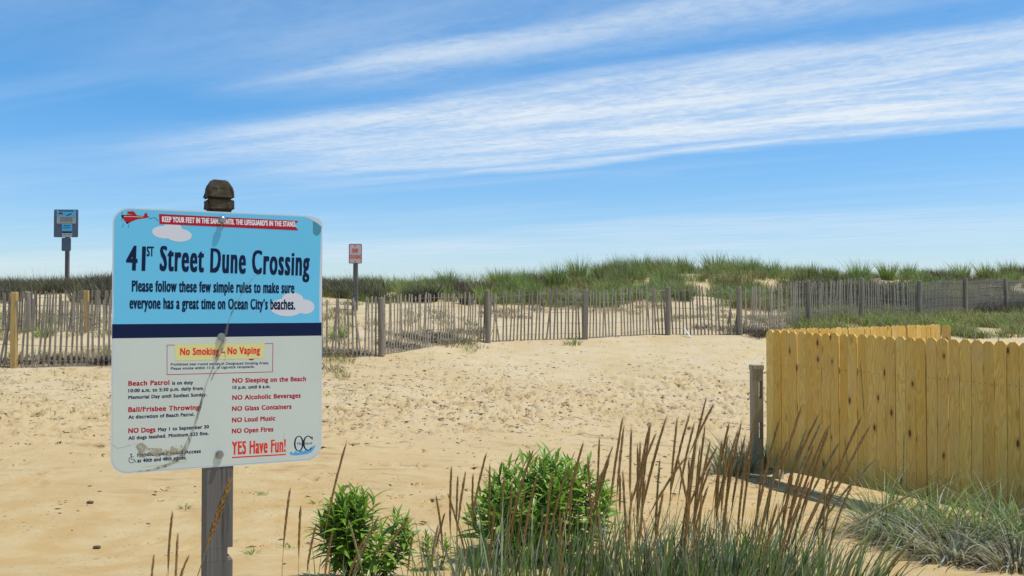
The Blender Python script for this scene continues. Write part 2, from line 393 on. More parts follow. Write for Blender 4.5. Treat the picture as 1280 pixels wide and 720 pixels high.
def film2(N, b):
    tc = N.node('ShaderNodeTexCoord'); n = N.noise(tc.outputs['Object'], 45, 5, .7)
    N.set(b.inputs['Base Color'], N.mix(N.smooth(n, .3, .7), (.34, .22, .07), (.62, .56, .36))); b.inputs['Roughness'].default_value = .35
    N.set(b.inputs['Alpha'], N.smooth(n, .40, .62, 0, .6))
M_glue = mat('old_glue', film2)

# ------------------------------------------------------------------ ground sheet
def axis_y():
    ys = [-3000, -600, -100, -20, -5, 0, 2, 4, 5.0]; y = 5.4
    while y < 46: ys.append(y); y += max(.03, .0042*y)
    while y < 90: ys.append(y); y += 1.2
    return np.array(ys+[120, 250, 700, 2000, 5000.])
def axis_x():
    xs = []; x = 0
    while x < 30: xs.append(x); x += .04 if x < 8 else min(.16, .04+(x-8)*.012)
    pos = np.array(xs+[33, 38, 46, 60, 90, 200, 600, 2000, 5000.])
    return np.concatenate([-pos[:0:-1], pos])
gx, gy = axis_x(), axis_y()
GX, GY = np.meshgrid(gx, gy)
GZ = H(GX, GY)
def stamp(x, y, a, L, Wd, dep):
    r = L*1.3
    i0, i1 = np.searchsorted(gx, [x-r, x+r]); j0, j1 = np.searchsorted(gy, [y-r, y+r])
    if i1-i0 < 2 or j1-j0 < 2: return
    dx = GX[j0:j1, i0:i1]-x; dy = GY[j0:j1, i0:i1]-y
    u = dx*math.cos(a)+dy*math.sin(a); v = -dx*math.sin(a)+dy*math.cos(a)
    q = np.sqrt((u/L*2)**2+(v/Wd*2)**2)
    GZ[j0:j1, i0:i1] += -dep*np.clip(1.15-q, 0, .6)/.6+dep*.45*np.exp(-((q-1.35)/.28)**2)
n_st = 0; PRINTS = []
while n_st < 3800:
    y = random.uniform(8.2, 27); px = random.uniform(-40, 1320)
    x = (px-640)/1200*y
    py = 385+(EYE-float(H(x, y)))*1200/y
    dens = math.exp(-((py-(500+ (px-700)*-.03))/30)**2)*(1+2.2*float(vnoise(x, y, 1.6)))+.035*(1+3*float(vnoise(x, y, 2.2)))
    if px < 420: dens *= .55
    if random.random() > dens: continue
    n_st += 1; PRINTS.append((x, y))
    stamp(x, y, random.gauss(1.2, .7), random.uniform(.15, .30), random.uniform(.08, .14), random.uniform(.018, .050)*(1.35 if abs(py-505) < 40 else .9))
ny, nx = GX.shape
idx = np.arange(ny*nx).reshape(ny, nx)
quads = np.stack([idx[:-1, :-1], idx[:-1, 1:], idx[1:, 1:], idx[1:, :-1]], -1).reshape(-1, 4)
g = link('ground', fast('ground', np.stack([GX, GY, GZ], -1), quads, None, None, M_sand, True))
tag(g, kind='structure')

# ------------------------------------------------------------------ text
_tc = {}
def text_raw(s, off, sp=1.0):
    k = (s, off, sp)
    if k in _tc: return _tc[k]
    cu = bpy.data.curves.new('txt', 'FONT'); cu.body = s; cu.size = 1; cu.offset = off; cu.resolution_u = 3; cu.fill_mode = 'FRONT'; cu.space_character = sp
    o = bpy.data.objects.new('txt', cu); C.objects.link(o); bpy.context.view_layer.update()
    me = bpy.data.meshes.new_from_object(o.evaluated_get(bpy.context.evaluated_depsgraph_get()))
    v = np.array([p.co[:] for p in me.vertices]); f = [tuple(p.vertices) for p in me.polygons]
    bpy.data.objects.remove(o); bpy.data.meshes.remove(me); bpy.data.curves.remove(cu)
    _tc[k] = (v, f); return v, f
def cap_h(off):
    v, _ = text_raw('H', off); return v[:, 1].max(), v[:, 1].min()

def LY(l): return .00032+(l-.0006)*.2
class Board:
    """a flat upright sheet whose local frame is x right, y away from the reader, z up"""
    def __init__(s, root, yaw, loc, near=False): s.near = near; s.R = Matrix.Rotation(yaw, 3, 'Z'); s.loc = Vector(loc); s.root = root
    def p(s, px, py, y0=0.0):
        o = s.R.transposed() @ (Vector((0, 0, EYE))-s.loc); d = s.R.transposed() @ ray(px, py)
        t = (y0-o.y)/d.y; q = o+d*t; return q.x, q.z
    def poly(s, name, m, lay, pts, parent, th=.0002):
        lay = LY(lay) if s.near else lay; th = .00002 if s.near else th
        mb = MB(); mb.prism([s.p(*q) for q in pts], 0, th, lambda a, b, h: (a, -lay-h, b))
        return mb.obj(name, m, parent)
    def stroke(s, name, m, lay, pts, wd, parent):
        lay = LY(lay) if s.near else lay
        P = [Vector(s.p(*q)) for q in pts]; mb = MB(); L = []; R_ = []
        a = Vector(s.p(*pts[0])); b = Vector(s.p(pts[0][0]+1, pts[0][1])); k = (b-a).length
        for i, q in enumerate(P):
            d = (P[min(i+1, len(P)-1)]-P[max(i-1, 0)]).normalized(); n = Vector((-d.y, d.x))
            w_ = (wd[i] if isinstance(wd, (list, tuple)) else wd)*k/2
            L.append(q+n*w_); R_.append(q-n*w_)
        vs = [(q.x, -lay, q.y) for q in L+R_]; n = len(P)
        mb.add(vs, [(i, i+1, n+i+1, n+i) for i in range(n-1)])
        return mb.obj(name, m, parent)
    def text(s, string, m, lay, xl, yl, xr, yr, cap, parent, off=.02, sp=1.0, name='lettering', xh=None, bold=0):
        lay = LY(lay) if s.near else lay
        v, f = text_raw(string, off, sp)
        a = Vector(s.p(xl, yl)); b = Vector(s.p(xr, yr)); top = Vector(s.p(xl, yl-cap))
        hh, lo = cap_h(off)
        if xh:
            v = v.copy(); x0_ = text_raw('x', off)[0][:, 1].max(); y_ = v[:, 1]; c_ = hh
            v[:, 1] = np.where(y_ < 0, y_*.85, np.where(y_ < x0_, y_*(xh*c_/x0_), xh*c_+(y_-x0_)*(1-xh)*c_/(c_-x0_)))
            lo = lo*.85
        sy = (top-a).length/(hh-lo)
        x0, x1 = v[:, 0].min(), v[:, 0].max(); sx = (b-a).length/(x1-x0)
        d = (b-a).normalized(); up = Vector((-d.y, d.x))
        vs = [(a.x+d.x*(p[0]-x0)*sx+up.x*(p[1]-lo)*sy, -lay, a.y+d.y*(p[0]-x0)*sx+up.y*(p[1]-lo)*sy) for p in v]
        if bold:
            V0 = vs; f0 = f; vs = []; f = []
            SH_ = [(i, j) for i in (-1, 0, 1) for j in (-1, 0, 1)] if cap > 12 else [(-1, -1), (1, -1), (0, 0), (-1, 1), (1, 1)]
            for k_, (sh, sv) in enumerate(SH_):
                sh = sh*bold; sv = sv*bold*.62
                f += [tuple(i+len(vs) for i in q) for q in f0]
                vs += [(p[0]+(d.x*sh+up.x*sv)*sy, p[1]-k_*3e-6, p[2]+(d.y*sh+up.y*sv)*sy) for p in V0]
        me = bpy.data.meshes.new(name); me.from_pydata(vs, [], f); me.materials.append(m)
        return link(name, me, parent)
def ell(cx, cy, rx, ry, n=22, a0=0, a1=2*math.pi, slope=0):
    return [(cx+rx*math.cos(a0+(a1-a0)*i/n), cy+ry*math.sin(a0+(a1-a0)*i/n)+slope*rx*math.cos(a0+(a1-a0)*i/n)) for i in range(n if abs(a1-a0-2*math.pi) < 1e-6 else n+1)]

# ------------------------------------------------------------------ main sign
YAW = .4671
sx_, sy_, sz_ = -.86835, 2.87525, 2.10749
base = Vector((sx_, sy_, .68))
ms = empty('dune_crossing_sign', base, YAW, 'large blue and pale grey rules sign bolted to weathered wooden post in the foreground', 'sign')
B = Board(ms, YAW, base, True); zc = sz_-base.z
def rrect(w, h, r, cx=0, cz=0, n=6):
    pts = []
    for (x, z, a) in ((w/2-r, h/2-r, 0), (-w/2+r, h/2-r, 90), (-w/2+r, -h/2+r, 180), (w/2-r, -h/2+r, 270)):
        for k in range(n+1):
            t = math.radians(a+90*k/n); pts.append((cx+x+r*math.cos(t), cz+z+r*math.sin(t)))
    return pts
mb = MB(); mb.prism(rrect(.61, .762, .045, 0, zc, 8), 0, .003, lambda a, b, h: (a, h, b))
panel = mb.obj('sign_panel', M_edge, ms)
# printed fields, each a thin vinyl film on the sheet
o_ = rrect(.602, .754, .042, 0, zc, 8)
zb1 = B.p(270, 404.3)[1]; zb0 = B.p(270, 421.3)[1]
def clip(pts, z, above):
    out = []
    for i in range(len(pts)):
        a, b = pts[i], pts[(i+1) % len(pts)]; ia = (a[1] > z) == above; ib = (b[1] > z) == above
        if ia: out.append(a)
        if ia != ib: t = (z-a[1])/(b[1]-a[1]); out.append((a[0]+t*(b[0]-a[0]), z))
    return out
def film(name, m, lay, pts, th=.0001):
    mb = MB(); mb.prism(pts, 0, th, lambda a, b, h: (a, -lay-h, b)); return mb.obj(name, m, panel)
hf = film('blue_header', M_blue, .0002, clip(o_, zb1, True))
film('navy_band', M_navy, .0002, [(-.304, zb0), (.304, zb0), (.304, zb1), (-.304, zb1)], .00012)
film('pale_rules_field', M_cream, .0002, clip(o_, zb0, False))
L1, L2, L3 = .0008, .0012, .0016
for e in ((205.5, 290.3, 15.5, 8), (223.3, 293.9, 16.5, 8.3), (215.5, 286, 12, 8.5)):
    B.poly('printed_cloud', M_cloud, L1+.00005*e[2], ell(*e[:4], slope=.05), panel, .0001)
for e in ((357.8, 384.4, 21, 11), (366, 374.5, 13.5, 9), (381, 383.3, 12, 9)):
    B.poly('printed_cloud', M_cloud, L1+.00005*e[2]-.0005, ell(*e[:4], slope=.04), panel, .0001)
B.poly('red_banner', M_red, .0020, [(198.7, 267.4), (373, 276.2), (367.8, 281.7), (373, 288), (199.3, 280)], panel)
B.text("KEEP YOUR FEET IN THE SAND UNTIL THE LIFEGUARD'S IN THE STAND.", M_white, .0025, 202.8, 277.2, 370, 283.4, 6.6, panel, 0, 1.1, bold=.030)
B.text("41", M_navy, .0024, 158.4, 337.2, 180.5, 338, 29.5, panel, 0, 1.1, bold=.024)
B.text("ST", M_navy, .0024, 183.6, 320, 192, 320.2, 11.8, panel, 0, bold=.02)
B.text("Street Dune Crossing", M_navy, .0024, 200.2, 337.9, 385.9, 344.4, 30, panel, 0, 1.16, xh=.76, bold=.020)
B.text("Please follow these few simple rules to make sure", M_navy, .0024, 165.2, 364.2, 367.5, 366.4, 13.4, panel, 0, 1.10, xh=.76, bold=.024)
B.text("everyone has a great time on Ocean City\u2019s beaches.", M_navy, .0024, 162.3, 385.6, 368.6, 386.9, 13.2, panel, 0, 1.10, xh=.76, bold=.024)
# little red biplane
B.poly('aeroplane', M_red, L1, [(152.8, 268.9), (162.2, 268.3), (180, 270), (180.5, 266.7), (183.9, 266.1), (185, 272.2), (171, 274.4), (164, 277.2), (161, 279.2), (157.8, 278.9), (152.8, 272.2)], panel)
B.poly('aeroplane_wing', M_red, L1+.0004, [(158.9, 264.4), (166.7, 263.9), (169.8, 267.2), (170, 269.4), (159.4, 267.2)], panel)
B.poly('aeroplane_engine', M_navy, L1+.0005, [(151.6, 268.8), (155, 268.6), (154.8, 272.4), (152, 271.6)], panel)
B.poly('aeroplane_wheel', M_navy, L1+.0005, ell(159.2, 278.4, 1.5, 1.5, 10), panel)
for pts, w_ in (([(152.6, 264.4), (152.5, 276)], .5), ([(154.6, 279), (152.6, 285)], .5), ([(161.4, 280.5), (160, 285)], .5), ([(159.5, 267), (160, 269.5)], .5), ([(169, 267.5), (171.5, 270)], .5),
                ([(184.5, 270), (187.8, 273.4), (193, 271.7), (197.8, 276.2)], .6), ([(154, 270.6), (166, 270.8), (179, 271.2)], .7)):
    B.stroke('aeroplane_line', M_navy if w_ != .7 else M_yell, L1+.0006, pts, w_, panel)
# peeled top right corner and chipped edge
B.poly('peeled_patch', M_peel, L1, [(391, 276), (397, 279.5), (402.6, 285), (401, 290), (398, 294.3), (394.5, 294.8), (391.2, 291.7)], panel)
B.poly('bare_corner', M_edge, L1+.0004, [(378, 271.2), (388, 273.6), (391, 275.6), (397.5, 279.2), (403.2, 284.2), (403, 279), (399.5, 274.3), (394, 271.9)], panel)
B.stroke('bare_edge', M_edge, L1+.0003, [(402.2, 285), (402.0, 300), (401.3, 330), (400.8, 362), (400.6, 402)], [1, 2.2, 2.8, 3.4, 2.6], panel)
B.stroke('bare_edge', M_edge, L1+.0003, [(141.4, 345), (141.2, 372), (140.8, 392), (140.6, 403)], [.3, 1.4, 2.4, 1.5], panel)
# rules box
B.stroke('red_box_line', M_red, .0013, [(208.8, 431.4), (341.2, 429.4)], .75, panel)
B.stroke('red_box_line', M_red, .00131, [(341.2, 429.1), (340.6, 464.9)], .75, panel)
B.stroke('red_box_line', M_red, .00132, [(340.6, 464.8), (208.8, 468.3)], .75, panel)
B.stroke('red_box_line', M_red, .00133, [(208.8, 468.6), (208.8, 431.1)], .75, panel)
B.poly('yellow_sticker', M_yell, .0018, [(218.5, 430.8), (331, 428.8), (330, 447.9), (218.8, 451)], panel)
B.poly('covered_letter_tail', M_red, .0014, [(310, 446), (318.5, 446), (318, 448.6), (316, 450.2), (312.5, 450.3), (310.4, 448.8)], panel)
B.text("No Smoking", M_brred, .0024, 225.4, 443.8, 273.6, 443.4, 8.6, panel, 0, 1.12, xh=.74, bold=.035)
B.text("-", M_brred, .0024, 277.5, 443.2, 281, 443.1, 8.6, panel, 0, bold=.05)
B.text("No Vaping", M_brred, .0024, 284.6, 442.7, 324.6, 442.2, 8.6, panel, 0, 1.12, xh=.74, bold=.035)
B.text("Prohibited year-round except in Designated Smoking Areas.", M_navy, L1, 213.5, 457.1, 336, 455.2, 3.2, panel, .0, 1.08, xh=.74, bold=.03)
B.text("Please smoke within 15 ft. of cigarette receptacle.", M_navy, L1, 213.5, 462.3, 318, 459.8, 3.2, panel, .0, 1.08, xh=.74, bold=.03)
TX = [("Beach Patrol", M_red, 160.6, 482.2, 211.5, 480.9, 5.7), ("is on duty", M_navy, 215.4, 480.9, 241.1, 480.2, 4.1),
 ("10:00 a.m. to 5:30 p.m. daily from", M_navy, 160.6, 490.5, 253.4, 487.4, 4.1), ("Memorial Day until Sunfest Sunday.", M_navy, 160.6, 498.9, 258.3, 495.2, 4.1),
 ("Ball/Frisbee Throwing", M_red, 160.6, 515, 248.9, 512, 5.8), ("At discretion of Beach Patrol.", M_navy, 160.6, 523.6, 243, 519.9, 4.1),
 ("NO Dogs", M_red, 160.6, 541.4, 193.9, 540, 5.9), ("May 1 to September 30", M_navy, 197.7, 539.1, 260.9, 535.4, 4.2),
 ("All dogs leashed. Minimum $25 fine.", M_navy, 160.6, 549.8, 260.6, 543.6, 4.2),
 ("Handicapped Beach Access", M_navy, 171.9, 570.9, 250.8, 566, 4.3), ("at 40th and 48th street.", M_navy, 171.9, 578.1, 233, 574, 4.3),
 ("NO Sleeping on the Beach", M_red, 290.8, 478.5, 382.1, 476.2, 5.5), ("10 p.m. until 6 a.m.", M_navy, 290.8, 486.3, 337.8, 485, 3.9),
 ("NO Alcoholic Beverages", M_red, 290.5, 499.8, 375.5, 497, 5.5), ("NO Glass Containers", M_red, 290.3, 513.7, 364, 510.9, 5.5),
 ("NO Loud Music", M_red, 290.2, 527.9, 343.9, 525.5, 5.5), ("NO Open Fires", M_red, 290.1, 541.6, 341.3, 539.2, 5.5)]
for s_, m_, a, b_, c_, d_, h_ in TX: B.text(s_, m_, L1, a, b_, c_, d_, h_, panel, 0, 1.10, xh=.74, bold=.045)
B.text("YES Have Fun!", M_brred, L1, 290, 568.3, 356.6, 564.6, 15.8, panel, 0, 1.12, xh=.78, bold=.024)
B.stroke('underline', M_brred, L1, [(290, 571.9), (357.4, 568)], 1.7, panel)
# shore emblem: O and C over waves
def ring_px(cx, cy, rx, ry, th, a0, a1, m, lay, name):
    lay = LY(lay)
    n = 26; out = ell(cx, cy, rx, ry, n, a0, a1, -.04); inn = ell(cx, cy, rx-th, ry-th*.5, n, a0, a1, -.04)
    po = [B.p(*q) for q in out]; pi_ = [B.p(*q) for q in inn]; k = len(po); mb = MB()
    mb.add([(x, -lay, z) for x, z in po+pi_], [(i, (i+1) % k, k+(i+1) % k, k+i) for i in range(k if k == n else k-1)])
    return mb.obj(name, m, panel)
ring_px(373.4, 554.4, 6.0, 9.8, 2.0, 0, 2*math.pi, M_navy, L2, 'emblem_letter')
ring_px(385.0, 553.9, 6.4, 9.4, 2.1, math.radians(40), math.radians(320), M_navy, L2+.0001, 'emblem_letter')
B.stroke('emblem_letter', M_navy, L2+.0002, [(390, 545.5), (390.4, 549.5)], 1.1, panel)
B.poly('emblem_wave', M_wave, L1, [(361.5, 567.5), (364, 564), (366.5, 567), (369.5, 563.4), (372.5, 566.3), (376, 561.6), (379, 564.4), (383.5, 560.6), (386, 563.6), (391, 557.6), (394.5, 556.4), (393, 560), (389.5, 565), (384, 567.4), (378, 568.2), (371, 569.2), (366, 569.2)], panel)
B.text("Maryland", M_navy, L2+.0006, 371.5, 556.2, 390, 555.2, 3.2, panel, .0)
# access symbol
B.poly('access_symbol_head', M_navy, L1, ell(163.9, 568.0, 1.1, 1.2, 8), panel)
B.stroke('access_symbol_line', M_navy, L1, [(163.8, 569.2), (164, 574.2), (167.6, 574), (169.4, 577.6), (170.6, 577.2)], .9, panel)
B.stroke('access_symbol_line', M_navy, L1+.0001, [(163.9, 571), (167.2, 570.8)], .8, panel)
B.stroke('access_symbol_wheel', M_navy, L1+.0002, [(162.6, 571.5), (161.2, 573.4), (161, 575.8), (162.2, 578), (164.4, 578.8), (166.6, 577.9), (167.6, 576)], .8, panel)
# grimy torn strip of film and old glue
B.stroke('torn_film', M_film, .0030, [(281.5, 423), (277, 434), (270, 450), (263.5, 466), (257, 482), (252.5, 500), (247.5, 518), (241, 538), (235, 553), (229.5, 566), (222, 574), (208, 582), (188, 587.5), (172, 589)], [5, 6, 4.5, 1.6, 2.2, 3, 3.2, 3.8, 5, 7, 6, 4, 2, .8], panel)
B.stroke('torn_film', M_film, .0028, [(281, 441), (281.5, 450), (275, 457), (268, 466), (263.5, 476)], [.8, 1, 1.4, 1.6, 1], panel)
B.stroke('torn_film', M_film, .0028, [(323, 341), (314, 350), (305, 362), (298, 375), (291, 388), (286, 400), (282, 419)], [.8, 1, 1.2, 1.3, 1.6, 2, 3.5], panel)
B.poly('glue_mark', M_glue, .0026, [(168, 556), (178, 553), (186, 560), (200, 560), (212, 563), (214, 558), (228, 556), (227, 566), (214, 570), (196, 571), (186, 566), (181, 572), (176, 572), (172, 562)], panel)
B.stroke('glue_mark', M_glue, .0027, [(141.5, 556), (147, 560.5), (157, 558), (167, 554.5), (176, 555)], [1.5, .8, .8, 1.1, 1.4], panel)
B.stroke('glue_mark', M_yell, .0026, [(178.5, 583), (200, 581), (233, 576.5), (233.5, 571)], .7, panel)
B.stroke('glue_mark', M_film, .0027, [(172, 556), (175, 566), (174, 572)], [3, 2, .6], panel)
B.stroke('glue_mark', M_film, .0027, [(356.5, 541), (354, 546), (354.5, 551)], [.9, .7, .5], panel)
def bolt(px, py, r, shank):
    x, z = B.p(px, py); mb = MB()
    cyl = lambda y0, y1, rr, n=18, ph=0: mb.rings([[(x+rr*math.cos(ph+2*math.pi*i/n), yy, z+rr*math.sin(ph+2*math.pi*i/n)) for i in range(n)] for yy in (y0, y1)])
    cyl(-.0026, -.0046, r*1.25); cyl(-.0046, -.0046-.007, r*.9, 6, .3); cyl(-.0116, -.0046-shank, r*.55, 12)
    return mb.obj('bolt', M_steel, ms)
bolt(277.6, 275, .0088, .009); bolt(276.4, 421, .0092, .008); bolt(274, 568.2, .0098, .010)
tx, tz = B.p(277.6, 275)
mb = MB(); rs = []
for yy, rr in ((-.009, .0102), (-.0115, .0102), (-.014, .0085), (-.0155, .005)):
    rs.append([(tx+rr*math.cos(2*math.pi*i/18), yy, tz+rr*math.sin(2*math.pi*i/18)) for i in range(18)])
mb.rings(rs); mb.obj('bolt_head', M_steel, ms, smooth=True)
# post
PX, PY = B.p(276.5, 330)[0], 0.0415
h_ = .0400
def sqring(z, hw, k=0.12, n=4, cx=PX, cy=PY, hy=None):
    """square ring with eased corners; k = share of the half width that is rounded"""
    hy = hy or hw; r = hw*k; pts = []
    for (x, y, a) in ((1, 1, 0), (-1, 1, 90), (-1, -1, 180), (1, -1, 270)):
        for j in range(n+1):
            t = math.radians(a+90*j/n); pts.append((cx+x*(hw-r)+r*math.cos(t), cy+y*(hy-r)+r*math.sin(t), z))
    return pts
mb = MB()
zl = lambda py: B.p(277, py, PY)[1]
zN = zl(697); zN1 = zl(681)
def body(z0, z1, xr=0):
    rs = []
    for z in np.linspace(z0, z1, 6):
        r = sqring(z, h_); r = [(min(p[0], PX+h_-xr), p[1], p[2]) for p in r]; rs.append(r)
    mb.rings(rs)
body(-.25, zN); body(zN+.0005, zN1-.0005, .016); body(zN1, zl(268))
post = mb.obj('post', M_grey, ms)
mb = MB()
prof_ = [(268, .031), (262.5, .031), (262.3, .0375), (261.5, .0390), (252.5, .0390), (251.5, .0375), (251.2, .030), (248.0, .030), (247.8, .0380), (247, .0388), (240.5, .0380), (236, .0362), (232, .0325), (228.5, .0270), (226.2, .0215)]
rs = [sqring(zl(py)+(.0005 if i else 0), hw, .12+.45*max(0, (244-py)/18) if py < 244 else .16, 4) for i, (py, hw) in enumerate(prof_)]
jit = np.random.default_rng(5)
rs = [[(p[0]+jit.normal(0, .0012), p[1]+jit.normal(0, .0012), p[2]+jit.normal(0, .001)) for p in r] for r in rs]
mb.rings(rs); mb.obj('post_cap', M_cap, ms)

for (bx_, by_, n_) in ((277.6, 279, 16), (276.4, 425, 12), (274, 573, 8)):
    B.stroke('rust_run', M_glue, .0029, [(bx_-.6, by_), (bx_-.9, by_+n_*.5), (bx_-.7, by_+n_)], [1.6, 1.0, .3], panel)
# ------------------------------------------------------------------ small far signs
def far_sign(name, label, px, py_top, pxw, d, post_px, post_bot, rects, texts, yaw=0.0, post_w=.09, post_mat=M_grey):
    gz = float(H((px-640)/1200*d, d)); loc = Vector(((px-640)/1200*d, d, gz-.3))
    r = empty(name, loc, yaw, label, 'sign'); b = Board(r, yaw, loc)
    zt = b.p(px, py_top)[1]
    mb = MB(); hw = post_w/2; mb.box(-hw, hw, .012, .012+post_w, -.2, b.p(px, post_bot)[1]); po = mb.obj('post', post_mat, r, bevel=.006)
    return r, b
loc = None
r, b = far_sign('dune_crossing_sign', 'small white sign with orange red border on grey post behind the sand fence', 444, 305, 16, 25.0, 444, 308, None, None, .05, .115)
hx = abs(b.p(452.2, 317)[0]-b.p(435.8, 317)[0]); zt, zb = b.p(444, 304.8)[1], b.p(444, 329.4)[1]
mb = MB(); mb.prism(rrect(hx, zt-zb, .03, 0, (zt+zb)/2, 4), 0, .006, lambda a, c, h: (a, h, c)); pn = mb.obj('sign_panel', mat('sign_orange_red', paintf((.62, .12, .07), .5, .2)), r)
mb = MB(); mb.prism(rrect(hx-.045, zt-zb-.045, .02, 0, (zt+zb)/2, 4), 0, .002, lambda a, c, h: (a, -.003-h, c)); mb.obj('white_face', mat('faded_white', paintf((.66, .60, .58), .5, .2)), pn)
M_or = mat('faded_orange', paintf((.80, .14, .05), .5, .1))
b.text('DUNE', M_or, .008, 440.4, 315.6, 447.6, 315.6, 4.8, pn, 0, 1.1, bold=.03)
b.text('CROSSING', M_or, .008, 437.2, 323.2, 451.2, 323.2, 4.2, pn, 0, 1.1, bold=.03)
for py in (307.2, 327): 
    mb = MB(); x, z = b.p(444, py); mb.rings([[(x+.016*math.cos(i), yy, z+.016*math.sin(i)) for i in np.linspace(0, 5.4, 7)] for yy in (-.012, -.004)]); mb.obj('bolt', M_nail, r)

r, b = far_sign('beach_notice_sign', 'square grey sign with blue and white notices on tall post behind left dune crest', 82.5, 262, 31, 31.0, 83, 296, None, None, .0, .11, wood('brown_grey_post', [(.20, .15, .12), (.30, .24, .2), (.25, .2, .17)]))
def fpanel(x0, x1, y0, y1, m, nm, lay=0, th=.012, parent=r, rad=.04):
    a = b.p(x0, y0); c_ = b.p(x1, y1); mb = MB()
    mb.prism(rrect(c_[0]-a[0], a[1]-c_[1], rad, (a[0]+c_[0])/2, (a[1]+c_[1])/2, 3), 0, th, lambda p, q, h: (p, -lay-h+.011, q)); return mb.obj(nm, m, parent)
bp = fpanel(67.5, 97.5, 261.8, 296.6, M_backm, 'sign_panel')
fpanel(77, 88.5, 297.2, 313.8, M_backm, 'lower_panel', 0, .01)
fpanel(71.2, 94.8, 262.3, 279.4, mat('poster_pale', paintf((.60, .60, .52), .5, .1)), 'upper_notice', .013, .004, bp, .01)
fpanel(71.2, 94.8, 262.4, 270.6, M_blue, 'notice_picture', .018, .003, bp, .01)
b.poly('notice_umbrella', M_red, .024, [(73, 268.2), (73.8, 266.2), (76, 265), (78.4, 266.2), (79.4, 268.2), (76.4, 267.6)], bp)
b.text('BEACH INFORMATION'[:5]+' RULES', M_navy, .024, 72.6, 264.4, 93, 264.4, 1.6, bp, .0) if False else None
b.stroke('notice_text_line', M_navy, .024, [(73.6, 263.6), (92.6, 263.8)], 1.0, bp)
b.stroke('notice_figure', M_navy, .025, [(83, 269.6), (87, 268.4), (90, 267)], [.5, 1.2, .5], bp)
for k in range(4): b.stroke('notice_text_line', M_black, .024, [(75, 272.2+1.7*k), (91, 272.4+1.7*k)], .45, bp)
fpanel(77.6, 90.2, 279.9, 296.2, M_blue, 'lower_notice', .013, .004, bp, .01)
fpanel(77.6, 90.2, 289.2, 291.2, M_navy, 'notice_band', .019, .002, bp, .002)
fpanel(77.6, 90.2, 291.2, 296.2, mat('poster_pale_lower', paintf((.62, .62, .56), .5, .1)), 'notice_rules', .0185, .002, bp, .005)
b.stroke('notice_text_line', M_navy, .025, [(80, 282), (88, 282.2)], .7, bp)
b.stroke('notice_text_line', M_navy, .025, [(79.4, 284.6), (88.6, 284.8)], .5, bp)
b.stroke('notice_text_line', M_red, .025, [(79.4, 293), (83, 293)], .5, bp)
b.stroke('notice_text_line', M_red, .025, [(85, 293), (88.6, 293)], .5, bp)

# ------------------------------------------------------------------ sand fences
slat_meshes = []
for k in range(4):
    mb = MB(); hh = [1.2, 1.23, 1.17, 1.21][k]; w0 = [.0185, .020, .0175, .019][k]; sh = [.004, -.006, .009, 0][k]
    mb.rings([[(-w0, -.005, -.12), (w0, -.005, -.12), (w0, .005, -.12), (-w0, .005, -.12)],
              [(-w0+sh, -.005, hh*.5), (w0+sh, -.005, hh*.5), (w0+sh, .005, hh*.5), (-w0+sh, .005, hh*.5)],
              [(-w0, -.005, hh), (w0*.8, -.005, hh+.01), (w0*.8, .005, hh+.01), (-w0, .005, hh)]])
    slat_meshes.append(mb.mesh('slat', M_slat))
def path_pts(knots, step):
    P = [gp(px, d) for px, d in knots]; out = []; L = 0; nxt = 0
    for a, b_ in zip(P[:-1], P[1:]):
        seg = (Vector((b_.x, b_.y))-Vector((a.x, a.y))).length
        while nxt <= L+seg:
            t = (nxt-L)/seg; x = a.x+(b_.x-a.x)*t; y = a.y+(b_.y-a.y)*t
            out.append((x, y, math.atan2(b_.y-a.y, b_.x-a.x))); nxt += step
        L += seg
    return out
def smooth_knots(kn, n=8):
    kn = np.array(kn, float); t = np.arange(len(kn)); tt = np.linspace(0, len(kn)-1, (len(kn)-1)*n+1); out = []
    for u in tt:
        i = min(int(u), len(kn)-2); f = u-i; p0 = kn[max(i-1, 0)]; p1 = kn[i]; p2 = kn[i+1]; p3 = kn[min(i+2, len(kn)-1)]
        out.append(tuple(.5*((2*p1)+(-p0+p2)*f+(2*p0-5*p1+4*p2-p3)*f*f+(-p0+3*p1-3*p2+p3)*f**3)))
    return out
post_mesh = {}
def round_post(m, h, r=.072):
    mb = MB(); n = 10
    rs = []
    for k, z in enumerate((-.3, 0, h*.5, h-.01, h)):
        rr = r*(1 if k < 4 else .85); rs.append([(rr*math.cos(2*math.pi*i/n)*random.uniform(.97, 1.03), rr*math.sin(2*math.pi*i/n), z+(random.uniform(-.006, .006) if k > 2 else 0)) for i in range(n)])
    mb.rings(rs); return mb.mesh('post', m)
def square_post(m, h, w_=.09):
    mb = MB(); mb.box(-w_/2, w_/2, -w_/2, w_/2, -.3, h); return mb.mesh('post', m, bevel=.008)
